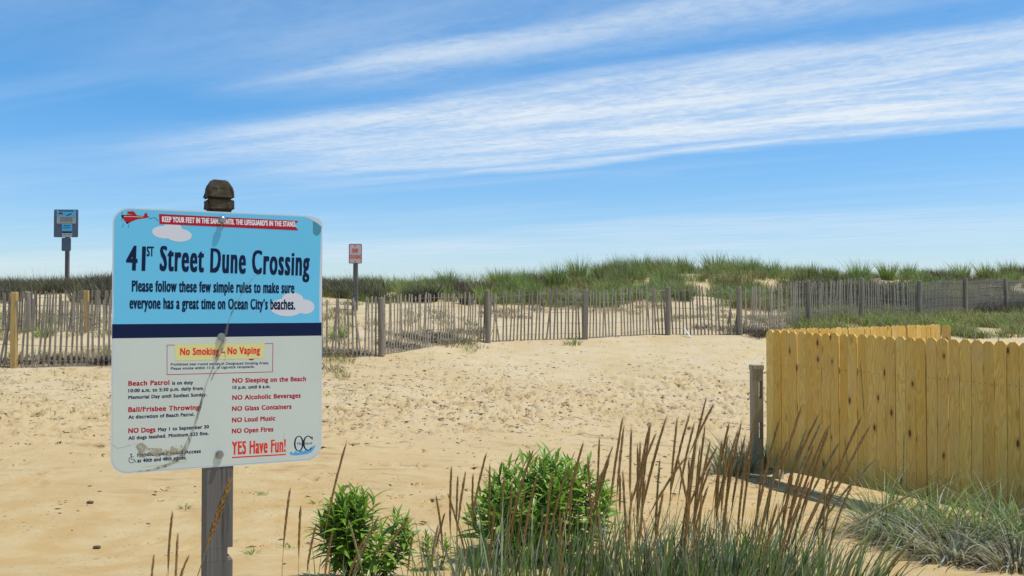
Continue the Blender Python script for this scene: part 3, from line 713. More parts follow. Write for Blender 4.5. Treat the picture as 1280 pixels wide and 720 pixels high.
def sand_fence(knots, posts, label, step, sink=0.0, hlim=300, wires=(0.12, .38, .64, .9, 1.1), lean=.02):
    kn = smooth_knots(knots); P = path_pts(kn, step)
    loc = gp(*knots[len(knots)//2]); r = empty('sand_fence', loc, 0, label, 'fence')
    P = sorted(P, key=lambda p: math.hypot(p[0], p[1])*(1 if abs(p[0]/p[1]) < .56 else 3))
    xs = []
    drift = {}
    for i, (x, y, a) in enumerate(P):
        z = float(H(x, y))-sink+.03*math.sin(x*1.9)+random.uniform(-.025, .025)
        if i < hlim:
            if random.random() < .008: continue
            if random.random() < .03: tilt = random.choice((-1, 1))*random.uniform(.08, .2)
            else: tilt = random.gauss(0, lean)+.03*math.sin(x*.7+2)
            link('slat', random.choice(slat_meshes), r, Vector((x, y, z))-loc, (random.gauss(0, .03), tilt, a+random.gauss(0, .12)))
        else: xs.append((x, y, z, a))
    if xs:
        mb = MB()
        for x, y, z, a in xs:
            M = Matrix.Translation(Vector((x, y, z))-loc) @ Matrix.Rotation(a, 4, 'Z'); mb.box(-.019, .019, -.005, .005, -.12, 1.2, M)
        tag(mb.obj('far_slats', M_slat, r), kind='stuff')
    PP = path_pts(kn, .35)
    for hz in wires:
        mb = MB(); mb.tube([Vector((x-math.sin(a)*-.008, y-.008, float(H(x, y))-sink+hz+.03*math.sin(x*1.9)))-loc for x, y, a in PP], .0042, 4)
        mb.obj('wire', M_wire, r)
    for (px, kind, dy, hz) in posts:
        d = float(np.interp(px, [k[0] for k in kn], [k[1] for k in kn]))+dy
        q = gp(px, d)
        me = round_post(M_fpost, hz, .066) if kind == 'r' else square_post(M_newpost if kind == 'n' else M_fpost, hz, .10 if kind == 'n' else .12)
        o = link('post', me, r, q-loc-Vector((0, 0, sink)), (random.gauss(0, .01), random.gauss(0, .012), random.uniform(0, 3) if kind == 'r' else .1))
        if kind == 'n': o['label'] = 'new yellow pine post'
    return r
sand_fence([(-120, 16.9), (0, 17.0), (130, 17.4), (260, 18.2), (400, 19.6), (475, 20.3), (610, 23.2), (730, 23.7), (835, 24.6), (925, 24.4), (1011, 26.8), (1078, 29.3), (1150, 31), (1207, 33), (1258, 35), (1330, 37.5)],
    [(-100, 'r', .1, 1.3), (18, 'n', -.03, 1.34), (210, 'r', .1, 1.3), (345, 'r', .1, 1.3), (477, 'r', -.1, 1.24), (610, 'r', -.1, 1.26), (731, 's', -.1, 1.2), (835, 'r', -.1, 1.22), (925, 'r', -.1, 1.22), (1011, 'r', -.1, 1.28), (1077, 'r', -.1, 1.27), (1149, 'r', -.1, 1.27), (1207, 'r', -.1, 1.26), (1258, 'r', -.1, 1.25), (1318, 'r', -.1, 1.25)],
    'long weathered slat and wire sand fence running along the foot of the dune', .091)
sand_fence([(-110, 20.9), (36, 20.9), (109, 21.0), (200, 21.5), (290, 22.0)], [(36, 'r', -.08, 1.2), (109, 'n', -.1, 1.24), (200, 'r', -.1, 1.2)],
    'second half buried slat fence behind the front fence at left edge', .066, .34, wires=(.6, .9, 1.08), lean=.02)

# ------------------------------------------------------------------ pine picket fence
def picket_mesh(w_=.134, h=1.855, c=.036, th=.021):
    mb = MB(); pts = [(-w_/2, 0), (w_/2, 0), (w_/2, h-c), (w_/2-c*.95, h), (-w_/2+c*.95, h), (-w_/2, h-c)]
    mb.prism(pts, -th/2, th/2, lambda a, b_, t: (a, t, b_)); return mb
pk = [picket_mesh(.1290+.0015*k, 1.855+.005*k, .036+.002*k).mesh('picket', M_pine) for k in (-1, 0, 1)]
A0 = Vector((3.46, 13.07)); dv = Vector((1.86, -3.09)).normalized(); ang = math.atan2(dv.y, dv.x)
pf = empty('picket_fence', (A0.x, A0.y, -.1), 0, 'front run of new yellow pine fence with dog ear boards facing the viewer', 'fence', 'new pine fence panels')
mbn = MB()
nrm = Vector((dv.y, -dv.x)); nrm = nrm if nrm.y < 0 else -nrm     # towards the camera side
for i in range(36):
    s_ = .068+i*.1367; q = A0+dv*s_
    z0 = .045-.0165*s_+random.uniform(-.004, .004)
    loc_ = Vector((q.x, q.y, z0)) + Vector((nrm.x, nrm.y, 0))*random.uniform(-.003, .003)
    link('picket', random.choice(pk), pf, loc_-pf.location, (random.gauss(0, .003), random.gauss(0, .003), ang+random.gauss(0, .018)))
    for hz in (.28, 1.40):
        for sx in (-.035, .035):
            p = q+dv*sx+nrm*.0105; M = Matrix.Translation(Vector((p.x, p.y, z0+hz+random.uniform(-.01, .01)))-pf.location)
            mbn.box(-.0032, .0032, -.004, .004, -.0032, .0032, M)
tag(mbn.obj('nail_heads', M_nail, pf), kind='stuff')
Mf = Matrix.Translation(Vector((A0.x, A0.y, 0))-pf.location) @ Matrix.Rotation(ang, 4, 'Z')
sgn = 1 if (Matrix.Rotation(ang, 2) @ Vector((0, 1))).dot(nrm) < 0 else -1
for hz in (.30, .92, 1.42):
    mb = MB(); y0, y1 = sorted((sgn*.012, sgn*.05)); mb.box(.0, 4.9, y0, y1, hz-.045, hz+.045, Mf); mb.obj('rail', M_pine, pf)
for s_ in (.12, 2.45, 4.8):
    mb = MB(); y0, y1 = sorted((sgn*.052, sgn*.14)); mb.box(s_-.045, s_+.045, y0, y1, -.6, 1.7, Mf); mb.obj('post', M_gpost, pf)
E1 = Vector((6.96, 15.6)); A1 = Vector((3.50, 13.12)); d2 = (E1-A1).normalized(); L2_ = (E1-A1).length; ang2 = math.atan2(d2.y, d2.x)
bf = empty('picket_fence', (A1.x, A1.y, -.1), 0, 'rear run of yellow pine fence, only its sunlit board tops showing', 'fence', 'new pine fence panels')
n2 = int(L2_/.1367)
for i in range(n2):
    q = A1+d2*(.068+i*.1367)
    z0 = .05+.0+(i/n2)*.03+random.uniform(-.004, .004)
    link('picket', random.choice(pk), bf, Vector((q.x, q.y, z0))-bf.location, (random.gauss(0, .003), random.gauss(0, .004), ang2+random.gauss(0, .03)))
q = E1+Vector((.075, -.045))
o = link('picket', pk[1], bf, Vector((q.x, q.y, .075))-bf.location, (0, 0, math.atan2(-.36, .93)))
o['label'] = 'shaded end board turned across the fence'
for hz in (.35, 1.3):
    mb = MB(); mb.box(.1, L2_-.03, .012, .05, hz-.045, hz+.045, Matrix.Translation(Vector((A1.x, A1.y, 0))-bf.location) @ Matrix.Rotation(ang2, 4, 'Z')); mb.obj('rail', M_pine, bf)
for s_ in (1.4, L2_-.1):
    mb = MB(); mb.box(s_-.045, s_+.045, .052, .14, -.6, 1.7, Matrix.Translation(Vector((A1.x, A1.y, 0))-bf.location) @ Matrix.Rotation(ang2, 4, 'Z')); mb.obj('post', M_gpost, bf)

# ------------------------------------------------------------------ slotted rail post
q = gp(945, 13.5); rp = empty('rail_post', q, .1, 'short weathered grey post with two rail slots beside the yellow pine fence', 'post')
zz = lambda py: at(945, py, 13.5).z-q.z
wl, wr = -.076, .076
mb = MB(); D = .06
s1, s1b, s2, s2b = zz(475.5), zz(498), zz(527.5), zz(548)
sx0, sx1 = .012, .062
mb.box(wl, sx0, -D, D, -.4, zz(462)); mb.box(sx1, wr, -D, D, -.4, zz(462))
for a_, c_ in ((-.4, s2b), (s2, s1b), (s1, zz(462))): mb.box(sx0+.0002, sx1-.0002, -D+.001, D-.001, a_, c_)
mb.obj('shaft', M_gpost, rp)
mb = MB(); mb.box(wl-.012, wr+.012, -D-.012, D+.012, zz(462)+.0005, zz(455.5)); mb.obj('cap', M_gpost, rp, bevel=.012)

# ------------------------------------------------------------------ little things on the sand
a_ = at(855.5, 410.5, 24.3); b_ = at(863, 420.5, 23.9); r = empty('white_stick', b_, 0, 'thin white stick leaning against the foot of the long sand fence', 'stick')
mb = MB(); mb.tube([a_-b_, Vector((0, 0, -.02))], .016, 6); mb.obj('shaft', M_white, r)
mb = MB(); mb.rings([[(Vector(a_-b_)+Vector((.022*math.cos(t), .022*math.sin(t), dz))) for t in np.linspace(0, 5.2, 6)] for dz in (-.012, .014)]); mb.obj('knob', M_white, r)
for px, y0, d, lab in ((1204, 412, 25, 'thin brown stake, leftmost of three, in pale sand beyond the pine fence'), (1218, 413, 25.2, 'middle thin brown stake in pale sand beyond the pine fence'), (1247, 420.5, 24.6, 'shortest and rightmost thin brown stake beyond the pine fence')):
    q = gp(px, d); top = at(px+1.5, y0, d).z-q.z; mb = MB(); mb.tube([(0, 0, -.2), (.01, 0, top*.5), (.03, 0, top)], .018, 6, [1, .9, .7])
    o = mb.obj('stake', M_gpost); o.location = q; tag(o, lab, 'stake', 'stakes beyond the pine fence')
for px, py, lab in ((115, 628, 'small dark flat pebble on the open sand left of the sign post, upper of two'), (124, 684, 'small brown pebble low at the left on the open sand')):
    d = 9.0
    for _ in range(30):
        x = (px-640)/1200*d; d += ((EYE-float(H(x, d)))*1200/(py-385)-d)*.5
    q = gp(px, d); bm = bmesh.new(); bmesh.ops.create_icosphere(bm, subdivisions=2, radius=.03)
    for v in bm.verts: v.co = Vector((v.co.x*1.3, v.co.y*.8, v.co.z*.5))*random.uniform(.88, 1.1)
    me = bpy.data.meshes.new('pebble'); bm.to_mesh(me); bm.free(); me.materials.append(plain('pebble_stone', (.10, .06, .035), .8))
    o = link('pebble', me); o.location = q+Vector((0, 0, .012)); tag(o, lab, 'pebble')

# ------------------------------------------------------------------ grass blade arrays
G_GREEN = (.28, .40, .10); G_OLIVE = (.38, .37, .13); G_DARK = (.15, .14, .08); G_STRAW = (.45, .37, .19); G_BRIGHT = (.30, .46, .07); G_BLUE = (.36, .45, .22); G_BROWN = (.17, .13, .08); G_PALE = (.52, .55, .38)
def blades(base, h, w, ldir, lean, droop, col, seg=3, tilt=None):
    n = len(base); base = np.asarray(base, float)
    h = np.broadcast_to(h, n).astype(float); w = np.broadcast_to(w, n).astype(float); lean = np.broadcast_to(lean, n).astype(float); droop = np.broadcast_to(droop, n).astype(float)
    th = rng.random(n)*math.pi; side = np.stack([np.cos(th), np.sin(th), np.zeros(n)], -1)
    ld = np.stack([np.cos(ldir), np.sin(ldir), np.zeros(n)], -1)
    V = []; 
    for k in range(seg+1):
        t = k/seg
        p = base+np.array([0, 0, 1.])*(h*(t-droop*t**2.5))[:, None]+ld*(h*lean*t**1.6)[:, None]
        if k < seg:
            ww = w*(.75+.4*t if t < .4 else .91*(1-(t-.4)/.75))*.5
            V += [p-side*ww[:, None], p+side*ww[:, None]]
        else: V.append(p)
    V = np.stack(V, 1); m = V.shape[1]
    b0 = (np.arange(n)*m)[:, None]
    q = np.concatenate([b0+np.array([2*k, 2*k+1, 2*k+3, 2*k+2]) for k in range(seg-1)], 0) if seg > 1 else None
    t_ = b0+np.array([2*seg-2, 2*seg-1, 2*seg])
    cols = np.repeat(np.asarray(col)[:, None, :], m, 1)
    return V.reshape(-1, 3), q, t_, cols.reshape(-1, 3)
def merge(parts):
    V = []; Q = []; T = []; K = []; o = 0
    for v, q, t, c in parts:
        V.append(v); K.append(c); T.append(t+o)
        if q is not None: Q.append(q+o)
        o += len(v)
    return np.concatenate(V), (np.concatenate(Q) if Q else None), np.concatenate(T), np.concatenate(K)
def mixcol(n, pal, wts, jit=.22):
    pal = np.array(pal); i = rng.choice(len(pal), n, p=np.array(wts)/sum(wts))
    return np.clip(pal[i]*(1+rng.normal(0, jit, (n, 1)))*(1+rng.normal(0, .06, (n, 3))), .01, .7)
def tufts(cx, cy, nb, rad, hh, w, pal, wts, lean=.35, droop=.15, wind=(2.6, .10), seg=2, zoff=0, hj=.25):
    """nb blades at each centre"""
    n = len(cx); nb = int(nb)
    X_ = np.repeat(cx, nb); Y_ = np.repeat(cy, nb); rr = np.repeat(np.broadcast_to(rad, n), nb)*np.sqrt(rng.random(n*nb)); a = rng.random(n*nb)*2*math.pi
    bx = X_+rr*np.cos(a)*.6; by = Y_+rr*np.sin(a)*.6; bz = H(bx, by)-.02+zoff
    lx = np.cos(a)*lean*(rr/np.maximum(np.repeat(np.broadcast_to(rad, n), nb), .01))+math.cos(wind[0])*wind[1]+rng.normal(0, .08, n*nb)
    ly = np.sin(a)*lean*(rr/np.maximum(np.repeat(np.broadcast_to(rad, n), nb), .01))+math.sin(wind[0])*wind[1]+rng.normal(0, .08, n*nb)
    h = np.repeat(np.broadcast_to(hh, n), nb)*np.clip(rng.normal(1-hj*.6, hj, n*nb), .35, 1.25)
    if callable(pal): col = pal(n, nb)
    else: col = mixcol(n*nb, pal, wts)
    return blades(np.stack([bx, by, bz], -1), h, w*(.7+.6*rng.random(n*nb)), np.arctan2(ly, lx), np.hypot(lx, ly), droop*(.3+rng.random(n*nb)*1.4), col, seg)
def place(n, px0, px1, d0, d1, ok=None):
    px = rng.uniform(px0, px1, n*3); d = rng.uniform(d0, d1, n*3)
    k = np.ones(n*3, bool) if ok is None else ok(px, d)
    px = px[k][:n]; d = d[k][:n]
    return (px-640)/1200*d, d
def stuff(name, parts, label=None):
    v, q, t, c = merge(parts); o = link(name, fast(name, v, q, t, c, M_blade)); tag(o, kind='stuff'); return o

# dune cover
def bare(px, d):
    return ((np.abs(px-868) < 17) & (d > 33.4) & (d < 35.6)) | ((np.abs(px-1013) < 9) & (d > 36) & (d < 39)) | ((np.abs(px-805) < 14) & (d > 33.8) & (d < 35.6))
dv0 = lambda px: np.interp(px, [-200, 0, 130, 300, 404, 480, 560, 700, 950, 1010, 1300, 1500], [23.6, 23.6, 23.8, 25, 28.0, 29.0, 29.5, 30.8, 31, 30.5, 36.5, 37])
dv1 = lambda px: np.interp(px, [-200, 300, 480, 730, 925, 1300, 1500], [31.5, 32.5, 36, 40, 43, 48, 50])
def okv(px, d):
    clumpy = vnoise((px-640)/1200*d, d, 1.4)+vnoise((px-640)/1200*d+50, d, .6)*.6
    near_edge = np.clip((d-dv0(px))/2.5, 0, 1)
    return (d > dv0(px)) & (d < dv1(px)) & ~bare(px, d) & (clumpy > -.06+ .25*(1-near_edge))
parts = []
cx, cy = place(3000, 395, 1420, 27, 50, okv)
def pal_d(n, nb):
    g_ = vnoise(cx*1.0+10, cy, 1.8); base_ = np.where((g_ > .16)[:, None], np.array(G_OLIVE), np.where((g_ < -.20)[:, None], np.array((.16, .13, .075)), np.array(G_GREEN)))
    base_ = base_*(1+rng.normal(0, .34, (n, 1)))
    c_ = np.repeat(base_, nb, 0); m_ = rng.random(n*nb); c_ = np.where((m_ > .76)[:, None], np.array(G_STRAW)*.9, c_); return np.clip(c_*(1+rng.normal(0, .2, (n*nb, 1))), .01, .6)
hh = .42+.42*np.clip(vnoise(cx, cy, 2.6)*2+.5, 0, 1)
hh = hh*np.interp(640+1200*cx/cy, [400, 480, 600, 900, 1300], [.7, .85, 1, 1.05, .9])
parts.append(tufts(cx, cy, 40, .34, hh, .016, pal_d, None, .42, .18, (2.7, .12)))
# darker, shorter grass on the left crest
cx, cy = place(1700, -160, 480, 23, 33, okv)
parts.append(tufts(cx, cy, 32, .28, .55, .016, [(.13, .125, .075), (.20, .19, .10), (.17, .14, .09), G_STRAW], [5, 3, 3, 1.2], .5, .15, (2.7, .12)))
stuff('dune_grass', parts)
# wispy seed stalks above the crest line
cx, cy = place(900, -120, 1400, 27, 46, lambda px, d: (d > dv1(px)-6) & (d < dv1(px)-1) & ~bare(px, d))
stuff('dune_grass_wisps', [tufts(cx, cy, 3, .2, .78, .010, [(.22, .21, .11), G_OLIVE, G_GREEN], [2, 2, 1], .25, .08, (2.8, .16), 3)])
# low plants on the slopes either side of the fence
parts = []
cx, cy = place(1700, 990, 1420, 25.0, 37, lambda px, d: (d > np.interp(px, [990, 1100, 1180, 1400], [25.6, 25.2, 25.6, 26.2])) & (d < np.interp(px, [1000, 1300], [31.5, 38])) & (vnoise((px-640)/1200*d, d, .8) > -.10))
parts.append(tufts(cx, cy, 26, .26, .37, .017, [G_GREEN, G_BRIGHT, G_OLIVE, G_STRAW, G_BROWN], [3, 3, 3, 5, 2], .7, .25, (2.7, .05)))
cx, cy = place(420, 1000, 1420, 28, 37, lambda px, d: (d > np.interp(px, [1000, 1300], [31, 34.6])))
parts.append(tufts(cx, cy, 60, .45, .5, .02, [(.10, .095, .085), G_DARK, (.16, .15, .12)], [3, 2, 2], .9, .2, (2.7, .05)))
cx, cy = place(560, -120, 440, 17.6, 24, lambda px, d: vnoise((px-640)/1200*d, d, 1.1) > -.2)
parts.append(tufts(cx, cy, 22, .22, .22, .012, [G_OLIVE, G_STRAW, G_GREEN, (.30, .24, .08)], [2, 4, 2, 2], 1.0, .3, (2.7, .05)))
cx, cy = place(75, 404, 600, 21.0, 27, lambda px, d: (vnoise((px-640)/1200*d, d, 1.1) > 0))
parts.append(tufts(cx, cy, 26, .25, .24, .013, [G_OLIVE, G_STRAW, G_BROWN, G_GREEN], [2, 3, 3, 1.5], 1.0, .3, (2.7, .05)))
cx, cy = place(150, 600, 1010, 24.9, 31, lambda px, d: (d > np.interp(px, [600, 730, 1010], [26.6, 27.4, 27.0])) & (vnoise((px-640)/1200*d, d, .9) > .02))
parts.append(tufts(cx, cy, 26, .30, .20, .014, [G_OLIVE, G_STRAW, G_BROWN, G_PALE], [2, 3, 3, 1], 1.2, .3, (2.7, .05)))
cx, cy = place(60, 900, 1010, 24.3, 27.5)
parts.append(tufts(cx, cy, 26, .30, .22, .014, [G_OLIVE, G_STRAW, G_BROWN], [2, 2, 4], 1.2, .3, (2.7, .05)))
stuff('slope_plants', parts)
# straggly seedlings on the open sand at left and along the fence foot
cx, cy = place(520, -100, 470, 13.8, 17.6, lambda px, d: d < np.interp(px, [0, 300, 470], [16.8, 17.8, 19]))
p1 = tufts(cx, cy, 9, .10, .085, .007, [G_OLIVE, G_STRAW, G_GREEN], [2, 4, 2], 1.4, .3)
cx, cy = place(120, 400, 600, 17.5, 21.5, lambda px, d: (d < np.interp(px, [400, 475, 600], [19.3, 20, 22.3])) & (d > np.interp(px, [400, 475, 600], [17.8, 18.6, 21])))
p2 = tufts(cx, cy, 8, .12, .07, .007, [G_OLIVE, G_STRAW, G_GREEN], [2, 4, 2], 1.4, .3)
cx, cy = place(80, 210, 760, 8.2, 10.2)
p3 = tufts(cx, cy, 7, .06, .055, .004, [G_GREEN, G_OLIVE, G_STRAW], [3, 2, 2], 1.5, .3)
stuff('sand_seedlings', [p1, p2, p3])
# dry wrack: dark brush heaps behind the fence foot
parts = []
for px, d, n, s_ in ((525, 22.4, 60, 1.0), (500, 21.4, 35, .7), (548, 23.0, 35, .6), (595, 24.2, 18, .4), (935, 24.9, 35, .5), (960, 24.6, 30, .6), (948, 24.1, 20, .35), (15, 17.4, 35, .9), (90, 17.6, 60, 1.5), (130, 17.7, 50, 1.0), (410, 20.0, 20, .6), (440, 20.3, 22, .6), (880, 25.6, 16, .4)):
    q = gp(px, d); c1 = q.x+rng.normal(0, s_*.45, n); c2 = q.y+rng.normal(0, .14, n)
    parts.append(tufts(c1, c2, 12, .2, .22, .012, [(.06, .05, .04), (.12, .09, .06), (.18, .14, .10)], [3, 3, 1], 1.8, .3))
stuff('dry_brush', parts)
# flecks of dried seaweed and twigs; those clustered at footprints paint their shade
n = 14000; px = rng.uniform(-60, 1340, n*4); d = rng.uniform(8, 27, n*4)
x = (px-640)/1200*d; z = H(x, d); py = 385+(EYE-z)*1200/d
dens = np.exp(-((py-492)/30)**2)*1.3+np.exp(-((py-545)/70)**2)*.12+.03
dens = dens*np.where(px < 420, .4, 1)*(1+2.4*vnoise(x, d, 1.1)+1.5*vnoise(x+8, d, .35)); dens = np.where(py < 420, 0, dens)
fn = np.interp(px, [-60, 130, 400, 475, 610, 925, 1340], [17, 17.3, 19.5, 20, 23, 24.3, 24.3]); dens = np.where(d > fn, 0, dens)
k = rng.random(n*4) < dens; x = x[k][:4200]; d = d[k][:4200]
pr = np.array(PRINTS); pr = pr[rng.random(len(pr)) < .62]; pr = np.repeat(pr, rng.integers(1, 6, len(pr)), 0)
x = np.concatenate([x, pr[:, 0]+rng.normal(0, .07, len(pr))]); d = np.concatenate([d, pr[:, 1]+rng.normal(0, .035, len(pr))]); z = H(x, d); n = len(x)
L = np.clip(rng.lognormal(-3.95, .45, n), .007, .05); L = L*1.25; wd = L*rng.uniform(.15, .42, n); a = rng.normal(0, .45, n)
up = rng.uniform(.003, .010, n)
ax = np.stack([np.cos(a), np.sin(a), rng.normal(0, .2, n)], -1)*L[:, None]; bx = np.stack([-np.sin(a), np.cos(a), rng.normal(0, .3, n)], -1)*wd[:, None]
c0 = np.stack([x, d, z+.004], -1); V = np.stack([c0-ax, c0-bx, c0+ax, c0+bx, c0+np.stack([0*a, 0*a, up], -1)], 1)
b0 = (np.arange(n)*5)[:, None]; T = np.concatenate([b0+np.array(t) for t in ((0, 1, 4), (1, 2, 4), (2, 3, 4), (3, 0, 4))])
cols = np.repeat(mixcol(n, [(.13, .085, .045), (.22, .145, .075), (.30, .20, .11)], [3, 3, 3])[:, None], 5, 1)
o = link('wrack_and_shade_flecks', fast('wrack_and_shade_flecks', V.reshape(-1, 3), None, T, cols.reshape(-1, 3), M_blade)); tag(o, kind='stuff')

# individual tufts on the dune
def tuft_obj(name, label, px, d, nb, rad, hgt, w_, pal, wts, cat='grass tuft', group=None, lean=.4, droop=.2, seg=3, wind=(2.7, .1)):
    q = gp(px, d); v, qd, t, c_ = tufts(np.array([q.x]), np.array([q.y]), nb, rad, hgt, w_, pal, wts, lean, droop, wind, seg)
    v = v-np.array(q); o = link(name, fast(name, v, qd, t, c_, M_blade)); o.location = q
    return tag(o, label, cat, group)
SPECIAL = [
 (1015, 41, .85, .28, G_GREEN, 'narrow upright grass tuft standing alone on a small bare sand mound of the crest'),
 (1075, 40, 1.05, .55, G_GREEN, 'tallest spiky grass tuft above the right part of the long sand fence'),
 (607, 30.0, .72, .45, G_BRIGHT, 'bright green spiky tuft low on the dune, above the fence left of centre'),
 (583, 29.5, .5, .35, G_DARK, 'dark olive tuft at the left edge of the bare sand below the bright green tuft'),
 (655, 34, .95, .50, G_GREEN, 'tall green tuft at the left end of the high dune'),
 (540, 33.5, .6, .5, G_GREEN, 'broad low green tuft on the dune left of centre')]
for px, d, hg, rd, c_, lab in SPECIAL:
    tuft_obj('beach_grass_tuft', lab, px, d, 330, rd, hg, .018, [c_, tuple(v*1.4 for v in c_), G_OLIVE, G_STRAW], [5, 3, 2, .6])
ORD = 'first second third fourth fifth sixth seventh eighth ninth tenth eleventh twelfth thirteenth fourteenth fifteenth sixteenth seventeenth eighteenth nineteenth twentieth twenty-first twenty-second twenty-third'.split()
CREST = [(560, 34, .7), (625, 35, .78), (665, 31.5, .8), (695, 35, .95), (722, 37, .95), (750, 36.5, .75), (775, 38, .9), (800, 39, .9), (826, 40, .85), (848, 40.5, .9), (858, 40, .8), (893, 40, .95), (915, 41, .98), (938, 40.5, .9), (965, 41, .85), (990, 42, .7), (1040, 41, .6), (1110, 41, .75), (1135, 42, .7), (1185, 43.5, .75), (1203, 43.8, .9), (1232, 44, .85), (1262, 44.5, .8)]
for i_, (px, d, hg) in enumerate(sorted(CREST)):
    tuft_obj('beach_grass_tuft', ('taller' if hg > .88 else 'lower')+' green grass tuft on the dune crest, '+ORD[i_]+' of the row from the left', px, d, 340, .42, hg*1.18, .018, [G_GREEN, G_OLIVE, G_BRIGHT, G_STRAW], [5, 2, 1.5, .8], group='grass tufts on the dune crest')
LOW = [(735, 31.5, G_BLUE), (775, 32, G_GREEN), (800, 33, G_GREEN), (822, 31.8, G_BLUE), (845, 32.5, G_BRIGHT), (908, 33.5, G_BRIGHT), (925, 33, G_BLUE), (950, 33.5, G_BRIGHT), (975, 33, G_GREEN), (1055, 37, G_BRIGHT), (1085, 38, G_BRIGHT), (1160, 38.5, G_BRIGHT), (680, 32, G_OLIVE), (760, 34, G_GREEN)]
for i_, (px, d, c_) in enumerate(sorted(LOW)):
    tuft_obj('beach_grass_tuft', {G_BLUE: 'blue green', G_BRIGHT: 'bright green', G_GREEN: 'green', G_OLIVE: 'olive'}[c_]+' arching tuft just above the fence on the dune face, '+ORD[i_]+' from the left', px, d, 230, .6, .6, .018, [c_, tuple(v*1.25 for v in c_), G_GREEN], [4, 2, 2], group='low grass tufts on the dune face', lean=.8, droop=.35)
SH = [(530, 30, .55), (1065, 35, .6), (1105, 37, .6), (1125, 38, .5), (672, 36, .5), (1040, 38, .55), (1170, 39, .5), (985, 33, .5)]
for i_, (px, d, hg) in enumerate(sorted(SH)):
    tuft_obj('scrub_shrub', 'dark twiggy scrub bush among the dune grass, '+ORD[i_]+' of the scrub from the left', px, d, 420, .7, hg, .022, [(.07, .055, .045), (.10, .085, .06), G_DARK], [3, 2, 3], 'shrub', 'scrub bushes on the dune', .8, .1)
for px, d, lab, n_, h2, pal in ((715, 22.9, 'small yellow green weed in the sand right in front of the long sand fence', 60, .22, [G_BRIGHT, G_STRAW]), (1103, 27.5, 'green weed patch before the right part of the long fence', 160, .4, [G_BRIGHT, G_GREEN]), (57, 20.2, 'bright green weed growing between the two sand fences at left', 90, .35, [G_BRIGHT, G_OLIVE]), (423, 21.6, 'green leafy weed behind the fence beside the dune crossing post', 110, .38, [G_BRIGHT, G_OLIVE]), (1186, 28, 'leafy green weed patch at right between dune fence and pine fence', 160, .42, [G_BRIGHT, G_GREEN])):
    tuft_obj('weed', lab, px, d, n_, .3, h2, .02, pal, [3, 2], 'weed', None, 1.0, .3)
for px, py, lab in ((331, 617, 'small bright green sprout in the sand just right of the sign post'), (396, 628, 'faint green sprout in the sand between sign post and leafy bush'), (365, 683, 'pale green sprout low in the sand right of the sign post'), (233, 634, 'tiny green sprout in the sand left of the sign post'), (318, 690, 'flat straggly green sprout beside the lower sign post')):
    d = 8.5
    for _ in range(30):
        x = (px-640)/1200*d; d += ((EYE-float(H(x, d)))*1200/(py-385)-d)*.5
    tuft_obj('sand_sprout', lab, px, d, 26, .07, .085, .009, [G_BRIGHT, G_GREEN], [2, 1], 'sprout', None, 1.3, .3)

